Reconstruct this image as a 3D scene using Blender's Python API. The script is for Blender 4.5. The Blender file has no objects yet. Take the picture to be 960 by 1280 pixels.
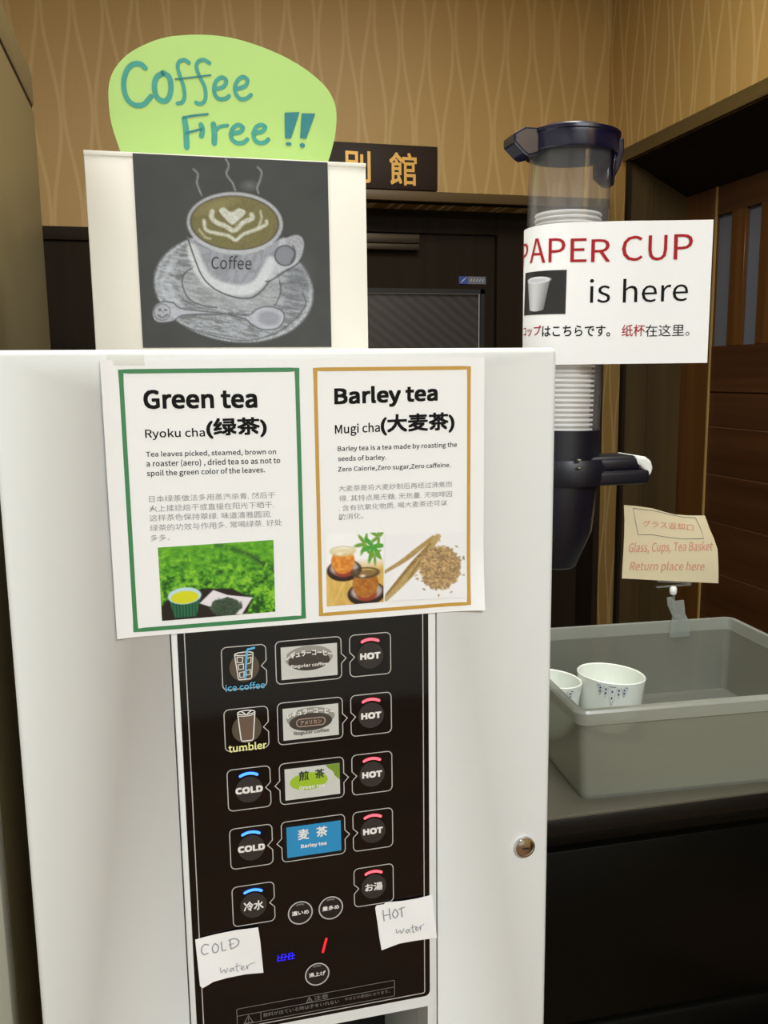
import bpy, bmesh, math, random
import numpy as np
from mathutils import Vector, Matrix

# ---------------------------------------------------------------- camera, light, exposure
S = bpy.context.scene
C = S.collection
H = 1.45                      # height of the lens above the floor
D = 0.674                     # distance from the lens to the dispenser's front
F = 1087.0                    # focal length in pixels of the 960x1280 frame
PITCH, YAW, ROLL = 0.155721, -0.244921, -0.0124325
EXPOSURE = 0.72

def _cam_axes(p, y, r):
    cp, sp, cy, sy, cr, sr = math.cos(p), math.sin(p), math.cos(y), math.sin(y), math.cos(r), math.sin(r)
    M = np.array([[1, 0, 0], [0, 0, -1], [0, 1, 0]], float)
    Ry = np.array([[cy, 0, sy], [0, 1, 0], [-sy, 0, cy]])
    Rp = np.array([[1, 0, 0], [0, cp, -sp], [0, sp, cp]])
    Rr = np.array([[cr, -sr, 0], [sr, cr, 0], [0, 0, 1]])
    return Rr @ Rp @ Ry @ M
AX = _cam_axes(PITCH, YAW, ROLL)
CAMPOS = np.array([0.0, -D, H])
cam = bpy.data.cameras.new('camera'); camo = bpy.data.objects.new('camera', cam); C.objects.link(camo)
cam.sensor_fit = 'VERTICAL'; cam.sensor_height = 36.0; cam.sensor_width = 27.0
cam.lens = F / 1280 * 36.0; cam.clip_start = 0.02; cam.clip_end = 50
m4 = Matrix.Identity(4)
for i in range(3):
    m4[i][0] = AX[0][i]; m4[i][1] = -AX[1][i]; m4[i][2] = -AX[2][i]; m4[i][3] = CAMPOS[i]
camo.matrix_world = m4
S.camera = camo

w = bpy.data.worlds.new('world'); S.world = w; w.use_nodes = True
w.node_tree.nodes['Background'].inputs[0].default_value = (1.0, 0.93, 0.82, 1)
w.node_tree.nodes['Background'].inputs[1].default_value = 0.25
S.view_settings.view_transform = 'Standard'; S.view_settings.look = 'None'
S.view_settings.gamma = 1; S.view_settings.use_curve_mapping = False
S.view_settings.exposure = EXPOSURE
S.cycles.max_bounces = 10; S.cycles.transparent_max_bounces = 24
S.cycles.use_denoising = True

def lamp(name, loc, target, energy, color, sx, sy=None, spread=180):
    l = bpy.data.lights.new(name, 'AREA'); l.energy = energy; l.color = color
    l.shape = 'RECTANGLE' if sy else 'DISK'; l.size = sx
    if sy: l.size_y = sy
    l.spread = math.radians(spread)
    o = bpy.data.objects.new(name, l); C.objects.link(o); o.location = loc
    o.rotation_euler = (Vector(target) - Vector(loc)).to_track_quat('-Z', 'Y').to_euler()
    return o
# ceiling downlight, long panel behind the photographer, and an added fill for the walls
lamp('downlight_lamp', (-0.44, -0.10, 2.475), (-0.44, -0.10, 0), 4.2, (1.0, 1.0, 1.0), 0.12)
lamp('panel_lamp', (0.45, -1.9, 2.465), (0.45, -1.9, 0), 39, (0.93, 1.0, 1.04), 1.2, 0.5)
lamp('panel_lamp', (0.45, 0.35, 2.465), (0.45, 0.35, 0), 11, (1.0, 1.0, 0.90), 0.6, 0.6)  # unseen square lamp added to brighten the back wall

# ---------------------------------------------------------------- geometry of the view, used to read real positions
def ray(x, y):
    v = AX.T @ np.array([(x - 480) / F, (y - 640) / F, 1.0]); return v
def on_y(x, y, Y):            # point of the vertical plane Y (world) seen at a pixel
    v = ray(x, y); return CAMPOS + v * ((Y + D) / v[1])
def on_z(x, y, Z):
    v = ray(x, y); return CAMPOS + v * ((Z - H) / v[2])
def on_x(x, y, X):
    v = ray(x, y); return CAMPOS + v * (X / v[0])
def project(P):
    q = AX @ (np.asarray(P, float) - CAMPOS); return 480 + F * q[0] / q[2], 640 + F * q[1] / q[2]

# ---------------------------------------------------------------- materials
def lin(c):
    return tuple(((v / 12.92) if v <= 0.04045 else ((v + 0.055) / 1.055) ** 2.4) for v in c)
def rgb(r, g, b): return lin((r / 255, g / 255, b / 255))
def mat(name, color, rough=0.5, metal=0.0, spec=0.5, emit=None, estr=0.0, coat=0.0, bump=None, mottle=None):
    m = bpy.data.materials.new(name); m.use_nodes = True
    nt = m.node_tree; b = nt.nodes['Principled BSDF']
    b.inputs['Base Color'].default_value = (*color, 1); b.inputs['Roughness'].default_value = rough
    b.inputs['Metallic'].default_value = metal; b.inputs['Specular IOR Level'].default_value = spec
    b.inputs['Coat Weight'].default_value = coat; b.inputs['Coat Roughness'].default_value = 0.05
    if emit: b.inputs['Emission Color'].default_value = (*emit, 1); b.inputs['Emission Strength'].default_value = estr
    if bump or mottle:
        tc = nt.nodes.new('ShaderNodeTexCoord')
    if bump:                  # (scale, strength)
        n = nt.nodes.new('ShaderNodeTexNoise'); n.inputs['Scale'].default_value = bump[0]; n.inputs['Detail'].default_value = 3
        bp = nt.nodes.new('ShaderNodeBump'); bp.inputs['Strength'].default_value = bump[1]; bp.inputs['Distance'].default_value = 0.001
        nt.links.new(tc.outputs['Object'], n.inputs['Vector']); nt.links.new(n.outputs['Fac'], bp.inputs['Height'])
        nt.links.new(bp.outputs['Normal'], b.inputs['Normal'])
    if mottle:                # (scale, amount)
        n = nt.nodes.new('ShaderNodeTexNoise'); n.inputs['Scale'].default_value = mottle[0]; n.inputs['Detail'].default_value = 4
        mx = nt.nodes.new('ShaderNodeMix'); mx.data_type = 'RGBA'; k = mottle[1]
        mx.inputs[6].default_value = (*[c * (1 - k) for c in color], 1); mx.inputs[7].default_value = (*[min(1, c * (1 + k)) for c in color], 1)
        nt.links.new(tc.outputs['Object'], n.inputs['Vector']); nt.links.new(n.outputs['Fac'], mx.inputs[0])
        nt.links.new(mx.outputs[2], b.inputs['Base Color'])
    return m

def wood(name, c1, c2, axis=2, rough=0.45, scale=28, stretch=0.04, coat=0.0, spec=0.35):
    m = bpy.data.materials.new(name); m.use_nodes = True; nt = m.node_tree; b = nt.nodes['Principled BSDF']
    tc = nt.nodes.new('ShaderNodeTexCoord'); mp = nt.nodes.new('ShaderNodeMapping')
    sc = [1, 1, 1]; sc[axis] = stretch; mp.inputs['Scale'].default_value = sc
    n = nt.nodes.new('ShaderNodeTexNoise'); n.inputs['Scale'].default_value = scale; n.inputs['Detail'].default_value = 6; n.inputs['Distortion'].default_value = 0.6
    r = nt.nodes.new('ShaderNodeValToRGB'); r.color_ramp.elements[0].position = 0.3; r.color_ramp.elements[1].position = 0.7
    r.color_ramp.elements[0].color = (*c1, 1); r.color_ramp.elements[1].color = (*c2, 1)
    n2 = nt.nodes.new('ShaderNodeTexNoise'); n2.inputs['Scale'].default_value = scale * 9; n2.inputs['Detail'].default_value = 2
    bp = nt.nodes.new('ShaderNodeBump'); bp.inputs['Strength'].default_value = 0.15; bp.inputs['Distance'].default_value = 0.001
    L = nt.links.new
    L(tc.outputs['Object'], mp.inputs['Vector']); L(mp.outputs['Vector'], n.inputs['Vector']); L(mp.outputs['Vector'], n2.inputs['Vector'])
    L(n.outputs['Fac'], r.inputs['Fac']); L(r.outputs['Color'], b.inputs['Base Color']); L(n2.outputs['Fac'], bp.inputs['Height']); L(bp.outputs['Normal'], b.inputs['Normal'])
    b.inputs['Roughness'].default_value = rough; b.inputs['Coat Weight'].default_value = coat; b.inputs['Specular IOR Level'].default_value = spec
    return m

def wallpaper(name, axis, s=0.034, period=0.46, line_w=0.0036):
    """ochre woven paper; pairs of fine pale lines swell apart and close again"""
    m = bpy.data.materials.new(name); m.use_nodes = True; nt = m.node_tree; b = nt.nodes['Principled BSDF']; L = nt.links.new
    def M(op, a, c=None, d=None):
        n = nt.nodes.new('ShaderNodeMath'); n.operation = op
        for i, v in enumerate((a, c, d)):
            if v is None: continue
            if isinstance(v, (int, float)): n.inputs[i].default_value = v
            else: L(v, n.inputs[i])
        return n.outputs[0]
    tc = nt.nodes.new('ShaderNodeTexCoord'); sp = nt.nodes.new('ShaderNodeSeparateXYZ'); L(tc.outputs['Object'], sp.inputs[0])
    u = sp.outputs[axis]; z = sp.outputs[2]
    un = M('DIVIDE', u, s); k = M('ROUND', un)
    par = M('SUBTRACT', M('MULTIPLY', M('MODULO', M('ADD', k, 1000.0), 2.0), 2.0), 1.0)
    wn = nt.nodes.new('ShaderNodeTexNoise'); wn.noise_dimensions = '1D'; wn.inputs['Scale'].default_value = 1.0; wn.inputs['Detail'].default_value = 0; L(M('MULTIPLY', k, 0.37), wn.inputs['W'])
    ph = M('MULTIPLY', wn.outputs['Fac'], 4.0)
    sn = M('SINE', M('ADD', M('MULTIPLY', z, 2 * math.pi / period), ph))
    off = M('MULTIPLY', M('MULTIPLY', sn, par), 0.40)
    dist = M('ABSOLUTE', M('SUBTRACT', un, M('ADD', k, off)))
    dmin = dist
    mr = nt.nodes.new('ShaderNodeMapRange'); mr.inputs[1].default_value = line_w / s * 0.6; mr.inputs[2].default_value = line_w / s * 1.5
    mr.inputs[3].default_value = 1.0; mr.inputs[4].default_value = 0.0; L(dmin, mr.inputs[0])
    nz = nt.nodes.new('ShaderNodeTexNoise'); nz.inputs['Scale'].default_value = 300; nz.inputs['Detail'].default_value = 2
    L(tc.outputs['Object'], nz.inputs['Vector'])
    n3 = nt.nodes.new('ShaderNodeTexNoise'); n3.inputs['Scale'].default_value = 4; L(tc.outputs['Object'], n3.inputs['Vector'])
    r = nt.nodes.new('ShaderNodeMix'); r.data_type = 'RGBA'; r.inputs[6].default_value = (*WP1, 1); r.inputs[7].default_value = (*WP2, 1)
    L(M('ADD', M('MULTIPLY', nz.outputs['Fac'], 0.7), M('MULTIPLY', n3.outputs['Fac'], 0.3)), r.inputs[0])
    r2 = nt.nodes.new('ShaderNodeMix'); r2.data_type = 'RGBA'; L(M('MULTIPLY', mr.outputs[0], 0.36), r2.inputs[0]); L(r.outputs[2], r2.inputs[6])
    r2.inputs[7].default_value = (*WPL, 1)
    L(r2.outputs[2], b.inputs['Base Color'])
    L(M('MULTIPLY', mr.outputs[0], 1.0), b.inputs['Sheen Weight']); b.inputs['Sheen Roughness'].default_value = 0.35; b.inputs['Sheen Tint'].default_value = (1.0, 0.78, 0.45, 1)   # the lines are a silky thread
    b.inputs['Roughness'].default_value = 0.55
    bp = nt.nodes.new('ShaderNodeBump'); bp.inputs['Strength'].default_value = 0.25; bp.inputs['Distance'].default_value = 0.001
    L(nz.outputs['Fac'], bp.inputs['Height']); L(bp.outputs['Normal'], b.inputs['Normal'])
    return m
WP1, WP2, WPL = (0.325, 0.187, 0.052), (0.465, 0.280, 0.086), (0.58, 0.41, 0.18)

def clear_mat(name, tint, transp=0.8, rough=0.05, white=0.0, see_rough=False):
    """thin clear or frosted plastic: mostly straight-through, a glossy skin, some body"""
    m = bpy.data.materials.new(name); m.use_nodes = True; nt = m.node_tree; L = nt.links.new
    out = nt.nodes['Material Output']; nt.nodes.remove(nt.nodes['Principled BSDF'])
    t = nt.nodes.new('ShaderNodeBsdfTransparent'); t.inputs[0].default_value = (*tint, 1)
    d = nt.nodes.new('ShaderNodeBsdfDiffuse'); d.inputs[0].default_value = (*tint, 1)
    tl = nt.nodes.new('ShaderNodeBsdfTranslucent'); tl.inputs[0].default_value = (*tint, 1)
    dm = nt.nodes.new('ShaderNodeMixShader'); dm.inputs[0].default_value = 0.4; L(d.outputs[0], dm.inputs[1]); L(tl.outputs[0], dm.inputs[2])
    a = nt.nodes.new('ShaderNodeMixShader'); a.inputs[0].default_value = transp; L(dm.outputs[0], a.inputs[1]); L(t.outputs[0], a.inputs[2])
    g = nt.nodes.new('ShaderNodeBsdfGlossy'); g.inputs['Roughness'].default_value = rough
    lw = nt.nodes.new('ShaderNodeLayerWeight'); lw.inputs['Blend'].default_value = 0.5      # grazing-angle gloss of a thin wall
    pw = nt.nodes.new('ShaderNodeMath'); pw.operation = 'POWER'; L(lw.outputs['Facing'], pw.inputs[0]); pw.inputs[1].default_value = 4.0
    fr = nt.nodes.new('ShaderNodeMath'); fr.operation = 'MULTIPLY_ADD'; L(pw.outputs[0], fr.inputs[0]); fr.inputs[1].default_value = 0.55; fr.inputs[2].default_value = 0.04
    f = nt.nodes.new('ShaderNodeMixShader'); L(fr.outputs[0], f.inputs[0]); L(a.outputs[0], f.inputs[1]); L(g.outputs[0], f.inputs[2])
    L(f.outputs[0], out.inputs['Surface'])
    return m

def attr_mat(name, rough=0.6):
    m = bpy.data.materials.new(name); m.use_nodes = True; nt = m.node_tree; b = nt.nodes['Principled BSDF']
    a = nt.nodes.new('ShaderNodeAttribute'); a.attribute_name = 'print_colour'
    nt.links.new(a.outputs['Color'], b.inputs['Base Color']); b.inputs['Roughness'].default_value = rough
    return m

M = {}
M['enamel'] = mat('white_enamel', rgb(226, 228, 226), 0.38, bump=(220, 0.04))
M['enamel_dark'] = mat('grey_plastic', rgb(120, 120, 114), 0.5)
M['black_glass'] = mat('black_panel_glass', rgb(12, 10, 10), 0.06, spec=0.5, bump=(60, 0.01))
M['matt_black'] = mat('matt_black', rgb(14, 14, 14), 0.6)
M['line_grey'] = mat('panel_line_grey', rgb(185, 182, 178), 0.5)
M['print_white'] = mat('panel_white_print', rgb(235, 233, 228), 0.5)
M['disc_grey'] = mat('button_disc_grey', rgb(50, 46, 45), 0.35)
M['paper'] = mat('white_paper', rgb(244, 244, 244), 0.7, bump=(35, 0.12))
M['lam_paper'] = mat('laminated_paper', rgb(243, 243, 243), 0.32, bump=(14, 0.12))
M['ink'] = mat('black_ink', rgb(14, 13, 14), 0.75, spec=.2)
M['grey_ink'] = mat('grey_ink', rgb(150, 150, 150), 0.6)
M['green_ink'] = mat('green_border_ink', rgb(58, 130, 80), 0.5)
M['gold_ink'] = mat('ochre_border_ink', rgb(196, 152, 62), 0.5)
M['pencil'] = mat('pencil_grey', rgb(150, 150, 158), 0.7)
M['pencil_dark'] = mat('pen_grey', rgb(105, 105, 112), 0.7)
M['marker'] = mat('teal_marker', rgb(46, 132, 118), 0.6, mottle=(90, 0.25))
M['marker_dark'] = mat('dark_teal_marker', rgb(14, 106, 112), 0.6, mottle=(90, 0.2))
M['green_paper'] = mat('lime_paper', rgb(156, 188, 108), 0.75, bump=(20, 0.15))
M['card'] = mat('white_card', rgb(220, 216, 206), 0.6, bump=(40, 0.08))
M['red_ink'] = mat('red_ink', rgb(166, 30, 38), 0.7, spec=.2)
M['red_pen'] = mat('red_pen', rgb(216, 140, 122), 0.7)
M['note_paper'] = mat('cream_note_paper', rgb(222, 208, 172), 0.7, bump=(25, 0.2))
M['print'] = attr_mat('printed_picture', 0.35)
M['chalk_print'] = attr_mat('chalk_on_black_paper', 0.6)
M['navy'] = mat('navy_plastic', rgb(16, 16, 44), 0.22, coat=0.3)
M['navy_matt'] = mat('navy_plastic_matt', rgb(14, 15, 28), 0.4)
M['tube'] = clear_mat('clear_tube_plastic', (0.97, 0.97, 0.98), 0.96, 0.03)
M['clear'] = clear_mat('clear_clip_plastic', (0.9, 0.92, 0.9), 0.82, 0.08)
M['tape'] = clear_mat('clear_tape', (0.97, 0.97, 0.95), 0.8, 0.15)
M['frost'] = clear_mat('frosted_tub_plastic', (0.62, 0.63, 0.55), 0.66, 0.28)
M['frost_rim'] = clear_mat('frosted_rim_plastic', (0.66, 0.68, 0.62), 0.45, 0.25)
M['cup_paper'] = mat('white_cup_paper', rgb(246, 245, 240), 0.6)
M['porcelain'] = mat('white_porcelain', rgb(236, 240, 232), 0.12, coat=0.5)
M['blue_glaze'] = mat('blue_glaze_print', rgb(60, 84, 130), 0.2)
M['chrome'] = mat('chrome', (0.62, 0.6, 0.58), 0.12, metal=1.0)
M['white_plastic'] = mat('white_plastic', rgb(238, 238, 236), 0.35)
M['counter_top'] = mat('grey_counter_laminate', rgb(86, 83, 70), 0.5, mottle=(30, 0.06))
M['counter_edge'] = mat('black_counter_edge', rgb(14, 14, 12), 0.35, spec=.3)
M['cab_black'] = mat('black_cabinet_laminate', rgb(7, 7, 5), 0.4, spec=0.12, bump=(50, 0.03))
M['fridge'] = mat('olive_grey_steel_paint', rgb(104, 92, 62), 0.35)  # light grey cabinet paint darkened to carry the shade on its side
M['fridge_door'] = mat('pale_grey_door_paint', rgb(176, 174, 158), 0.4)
M['dark_gasket'] = mat('dark_gasket', rgb(30, 22, 12), 0.6)
M['wall_back'] = wallpaper('ochre_wallpaper_back', 0)
M['wall_side'] = wallpaper('ochre_wallpaper_side', 1)
M['plain_wall'] = mat('pale_plaster', rgb(214, 214, 206), 0.8)
M['ceiling'] = mat('white_ceiling', rgb(228, 229, 224), 0.9)
M['floor'] = wood('brown_floor_wood', rgb(92, 62, 34), rgb(120, 84, 48), 0, 0.4)
M['dark_wood'] = wood('dark_olive_wood', rgb(58, 46, 24), rgb(80, 64, 36), 2, 0.4)
M['dark_wood_h'] = wood('dark_olive_wood_level', rgb(66, 52, 28), rgb(90, 70, 40), 0, 0.4)
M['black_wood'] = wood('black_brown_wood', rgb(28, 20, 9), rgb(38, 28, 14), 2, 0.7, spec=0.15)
M['brown_v'] = wood('brown_wood_upright', rgb(74, 44, 16), rgb(98, 62, 24), 2, 0.4)
M['jamb_a'] = wood('olive_brown_jamb_wood', rgb(56, 42, 22), rgb(74, 57, 30), 2, 0.45)
M['brown_y'] = wood('brown_wood_level', rgb(58, 33, 15), rgb(78, 46, 22), 1, 0.4)
M['light_edge'] = wood('pale_worn_wood_edge', rgb(140, 110, 60), rgb(165, 132, 78), 2, 0.5)  # paler tone paints the light caught on the stile's edge
M['groove_light'] = wood('pale_groove_wood', rgb(118, 84, 54), rgb(140, 102, 66), 1, 0.5)
M['pane'] = mat('frosted_grey_pane', rgb(96, 98, 108), 0.3)
M['wired_pane'] = None
M['plaque'] = mat('dark_plaque_wood', rgb(40, 24, 14), 0.6, spec=.3)
M['gold'] = mat('gold_paint', rgb(206, 158, 76), 0.4, metal=0.3)
M['stool'] = wood('amber_stool_wood', rgb(104, 66, 14), rgb(128, 84, 24), 0, 0.35)
M['led_red'] = mat('red_led', rgb(120, 12, 18), 0.4, emit=(1.0, 0.09, 0.12), estr=1.5)
M['led_blue'] = mat('blue_led', rgb(12, 24, 130), 0.4, emit=(0.03, 0.14, 1.0), estr=2.8)
M['digit_red'] = mat('red_digit', rgb(200, 20, 30), 0.4, emit=(1.0, 0.02, 0.03), estr=.8)
M['digit_blue'] = mat('blue_digit', rgb(20, 20, 200), 0.4, emit=(0.02, 0.01, 1.0), estr=1.0)

def pane_reflections():
    m = bpy.data.materials.new('reflecting_door_glass'); m.use_nodes = True; nt = m.node_tree; b = nt.nodes['Principled BSDF']; L = nt.links.new
    tc = nt.nodes.new('ShaderNodeTexCoord'); mp = nt.nodes.new('ShaderNodeMapping'); mp.inputs['Rotation'].default_value = (0, math.radians(52), 0)
    wv = nt.nodes.new('ShaderNodeTexWave'); wv.inputs['Scale'].default_value = 14; wv.inputs['Distortion'].default_value = 1.2; wv.inputs['Detail Scale'].default_value = 2  # wave bands paint diagonal reflections into the glass colour
    r = nt.nodes.new('ShaderNodeMix'); r.data_type = 'RGBA'; r.inputs[6].default_value = (*rgb(50, 47, 44), 1); r.inputs[7].default_value = (*rgb(66, 60, 58), 1)
    L(tc.outputs['Object'], mp.inputs[0]); L(mp.outputs[0], wv.inputs[0]); L(wv.outputs['Fac'], r.inputs[0]); L(r.outputs[2], b.inputs['Base Color'])
    b.inputs['Roughness'].default_value = 0.3
    return m
M['wired_pane'] = pane_reflections()

# ---------------------------------------------------------------- object helpers
ORG = {}
def thing(name, label=None, cat=None, loc=(0, 0, 0), group=None, kind=None, rot=None):
    o = bpy.data.objects.new(name, None); C.objects.link(o); o.location = loc; o.empty_display_size = 0.05
    if rot: o.rotation_euler = rot
    tag(o, label, cat, group, kind); ORG[o.name] = np.array(loc, float); return o
def tag(o, label=None, cat=None, group=None, kind=None):
    if label: o['label'] = label
    if cat: o['category'] = cat
    if group: o['group'] = group
    if kind: o['kind'] = kind
    return o
class G:
    """collects world-space geometry for one mesh"""
    def __init__(s): s.v = []; s.f = []; s.mi = []; s.smooth = []
    def add(s, vs, fs, mi=0, sm=False):
        b = len(s.v); s.v += [tuple(map(float, p)) for p in vs]
        for f in fs: s.f.append([b + i for i in f]); s.mi.append(mi); s.smooth.append(sm)
        return s
    def box(s, x0, x1, y0, y1, z0, z1, mi=0, bev=0.0, seg=2, sm=False):
        if bev <= 0:
            v = [(x0, y0, z0), (x1, y0, z0), (x1, y1, z0), (x0, y1, z0), (x0, y0, z1), (x1, y0, z1), (x1, y1, z1), (x0, y1, z1)]
            return s.add(v, [(0, 3, 2, 1), (4, 5, 6, 7), (0, 1, 5, 4), (1, 2, 6, 5), (2, 3, 7, 6), (3, 0, 4, 7)], mi)
        bm = bmesh.new(); bmesh.ops.create_cube(bm, size=1)
        for v in bm.verts: v.co = Vector(((x0 + x1) / 2 + v.co.x * (x1 - x0), (y0 + y1) / 2 + v.co.y * (y1 - y0), (z0 + z1) / 2 + v.co.z * (z1 - z0)))
        bmesh.ops.bevel(bm, geom=bm.edges[:], offset=bev, segments=seg, affect='EDGES', profile=0.5)
        s.bm(bm, mi, True); return s
    def bm(s, bm, mi=0, sm=False):
        bm.verts.index_update()
        s.add([tuple(v.co) for v in bm.verts], [[v.index for v in f.verts] for f in bm.faces], mi, sm); bm.free(); return s
    def prism(s, pts, d, mi=0, sm=False):
        """pts: closed outline of 3D points; d: extrusion vector"""
        n = len(pts); d = np.array(d, float); top = [np.array(p) + d for p in pts]
        fs = [list(range(n))[::-1], [n + i for i in range(n)]] + [[i, (i + 1) % n, n + (i + 1) % n, n + i] for i in range(n)]
        return s.add([*pts, *top], fs, mi, sm)
    def lathe(s, prof, c, n=48, mi=0, ax=None, sm=True, closed=False):
        """prof: (radius, height) pairs about a vertical axis through c"""
        vs = []; fs = []
        for r, z in prof:
            for k in range(n):
                a = 2 * math.pi * k / n; vs.append((c[0] + r * math.cos(a), c[1] + r * math.sin(a), c[2] + z))
        m = len(prof)
        for j in range(m - 1 + (1 if closed else 0)):
            j2 = (j + 1) % m
            for k in range(n):
                k2 = (k + 1) % n; fs.append([j * n + k, j * n + k2, j2 * n + k2, j2 * n + k])
        return s.add(vs, fs, mi, sm)
    def tube(s, pts, r, n=10, mi=0, caps=True):
        pts = [np.array(p, float) for p in pts]; vs = []; fs = []; up = None
        for i, p in enumerate(pts):
            t = pts[min(i + 1, len(pts) - 1)] - pts[max(i - 1, 0)]; t /= np.linalg.norm(t)
            a = np.cross(t, [0, 0, 1.0]) if up is None else up - t * np.dot(up, t)
            if np.linalg.norm(a) < 1e-3: a = np.cross(t, [1.0, 0, 0])
            a /= np.linalg.norm(a); up = a; b = np.cross(t, a); rr = r[i] if hasattr(r, '__len__') else r
            for k in range(n):
                q = 2 * math.pi * k / n; vs.append(p + rr * (a * math.cos(q) + b * math.sin(q)))
        for i in range(len(pts) - 1):
            for k in range(n): fs.append([i * n + k, i * n + (k + 1) % n, (i + 1) * n + (k + 1) % n, (i + 1) * n + k])
        if caps: fs += [list(range(n))[::-1], [(len(pts) - 1) * n + k for k in range(n)]]
        return s.add(vs, fs, mi, True)
def obj(name, g, m, parent=None, label=None, cat=None, group=None, kind=None, base=None, bev=0, local=False, fix=True):
    """link one mesh; its origin sits at base (default the footprint centre) or at its parent's"""
    V = np.array(g.v, float)
    if local: o0 = np.zeros(3)
    elif parent is not None: o0 = ORG.get(parent.name, np.zeros(3))
    elif base is not None: o0 = np.array(base, float)
    else: o0 = np.array([(V[:, 0].min() + V[:, 0].max()) / 2, (V[:, 1].min() + V[:, 1].max()) / 2, V[:, 2].min()])
    me = bpy.data.meshes.new(name); me.from_pydata((V - o0).tolist(), [], g.f)
    for mm in (m if isinstance(m, (list, tuple)) else [m]): me.materials.append(mm)
    me.polygons.foreach_set('material_index', g.mi)
    me.polygons.foreach_set('use_smooth', g.smooth)
    if fix:
        bm = bmesh.new(); bm.from_mesh(me); bmesh.ops.recalc_face_normals(bm, faces=bm.faces)
        bm.to_mesh(me); bm.free()
    me.update()
    o = bpy.data.objects.new(name, me); C.objects.link(o)
    if parent is not None: o.parent = parent; ORG[o.name] = o0
    else: o.location = o0; ORG[o.name] = o0
    if any(g.smooth): sharpen(me)
    if bev:
        b = o.modifiers.new('bevel', 'BEVEL'); b.width = bev; b.segments = 2; b.limit_method = 'ANGLE'
    return tag(o, label, cat, group, kind)
def sharpen(me, ang=38):
    bm = bmesh.new(); bm.from_mesh(me)
    for e in bm.edges:
        if len(e.link_faces) == 2 and e.calc_face_angle(0) > math.radians(ang): e.smooth = False
    bm.to_mesh(me); bm.free()

# a printed or drawn-on sheet: fn(u, v, h) gives the world point at u across, v up, h in front
class Surf:
    def __init__(s, fn, guess=(0, 0)): s.fn = fn; s.g0 = guess
    def __call__(s, u, v, h=0.0): return np.array(s.fn(u, v, h), float)
    def inv(s, x, y):
        u, v = s.g0
        for _ in range(14):
            P = project(s(u, v)); e = 1e-4
            Pu = project(s(u + e, v)); Pv = project(s(u, v + e))
            J = np.array([[(Pu[0] - P[0]) / e, (Pv[0] - P[0]) / e], [(Pu[1] - P[1]) / e, (Pv[1] - P[1]) / e]])
            du, dv = np.linalg.solve(J, np.array([x - P[0], y - P[1]]))
            u += max(-0.1, min(0.1, du)); v += max(-0.1, min(0.1, dv))
            if abs(du) + abs(dv) < 1e-7: break
        return u, v
def plane_y(Y, disp=None):
    """vertical sheet facing the camera side; u = world x, v = world z"""
    if disp: return Surf(lambda u, v, h: (u, Y - h - disp(u, v), v), (0.2, H - 0.2))
    return Surf(lambda u, v, h: (u, Y - h, v), (0.2, H - 0.2))
FRONT = plane_y(0.0)

def ribbon(g, sf, pts, w, h=0.0004, closed=False, mi=0, round_caps=True, px=False):
    """a stroke of width w laid on the sheet along pts (u, v)"""
    P = [np.array(sf.inv(*p) if px else p, float) for p in pts]
    n = len(P); W = w if hasattr(w, '__len__') else [w] * n
    vs = []; fs = []
    for i in range(n):
        a = P[(i - 1) % n] if (closed or i > 0) else P[i]; b = P[(i + 1) % n] if (closed or i < n - 1) else P[i]
        t = b - a; t = t / (np.linalg.norm(t) + 1e-12); nn = np.array([-t[1], t[0]])
        t1 = P[i] - a; t2 = b - P[i]; l1, l2 = np.linalg.norm(t1), np.linalg.norm(t2)
        k = 1.0
        if l1 > 1e-9 and l2 > 1e-9:
            c = np.dot(t1, t2) / l1 / l2; k = 1 / max(0.6, math.sqrt(max(0.0, (1 + c) / 2)))
        for sgn in (-1, 1):
            q = P[i] + nn * sgn * W[i] / 2 * k; vs.append(sf(q[0], q[1], h))
    m = n if closed else n - 1
    for i in range(m):
        j = (i + 1) % n; fs.append([2 * i, 2 * j, 2 * j + 1, 2 * i + 1])
    g.add(vs, fs, mi)
    if round_caps and not closed:
        for q, r in ((P[0], W[0] / 2), (P[-1], W[-1] / 2)): disc(g, sf, q, r, h + .00004, 12, mi)
def disc(g, sf, c, r, h=0.0004, n=24, mi=0, ry=None):
    ry = ry or r
    vs = [sf(c[0] + r * math.cos(2 * math.pi * k / n), c[1] + ry * math.sin(2 * math.pi * k / n), h) for k in range(n)]
    g.add(vs, [list(range(n))], mi)
def spline(pts, n=6):
    """Catmull-Rom through pts"""
    P = [np.array(p, float) for p in pts]; P = [2 * P[0] - P[1]] + P + [2 * P[-1] - P[-2]]; out = []
    for i in range(1, len(P) - 2):
        for k in range(n):
            t = k / n
            out.append(0.5 * ((2 * P[i]) + (-P[i - 1] + P[i + 1]) * t + (2 * P[i - 1] - 5 * P[i] + 4 * P[i + 1] - P[i + 2]) * t * t + (-P[i - 1] + 3 * P[i] - 3 * P[i + 1] + P[i + 2]) * t ** 3))
    out.append(P[-2]); return out

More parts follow.
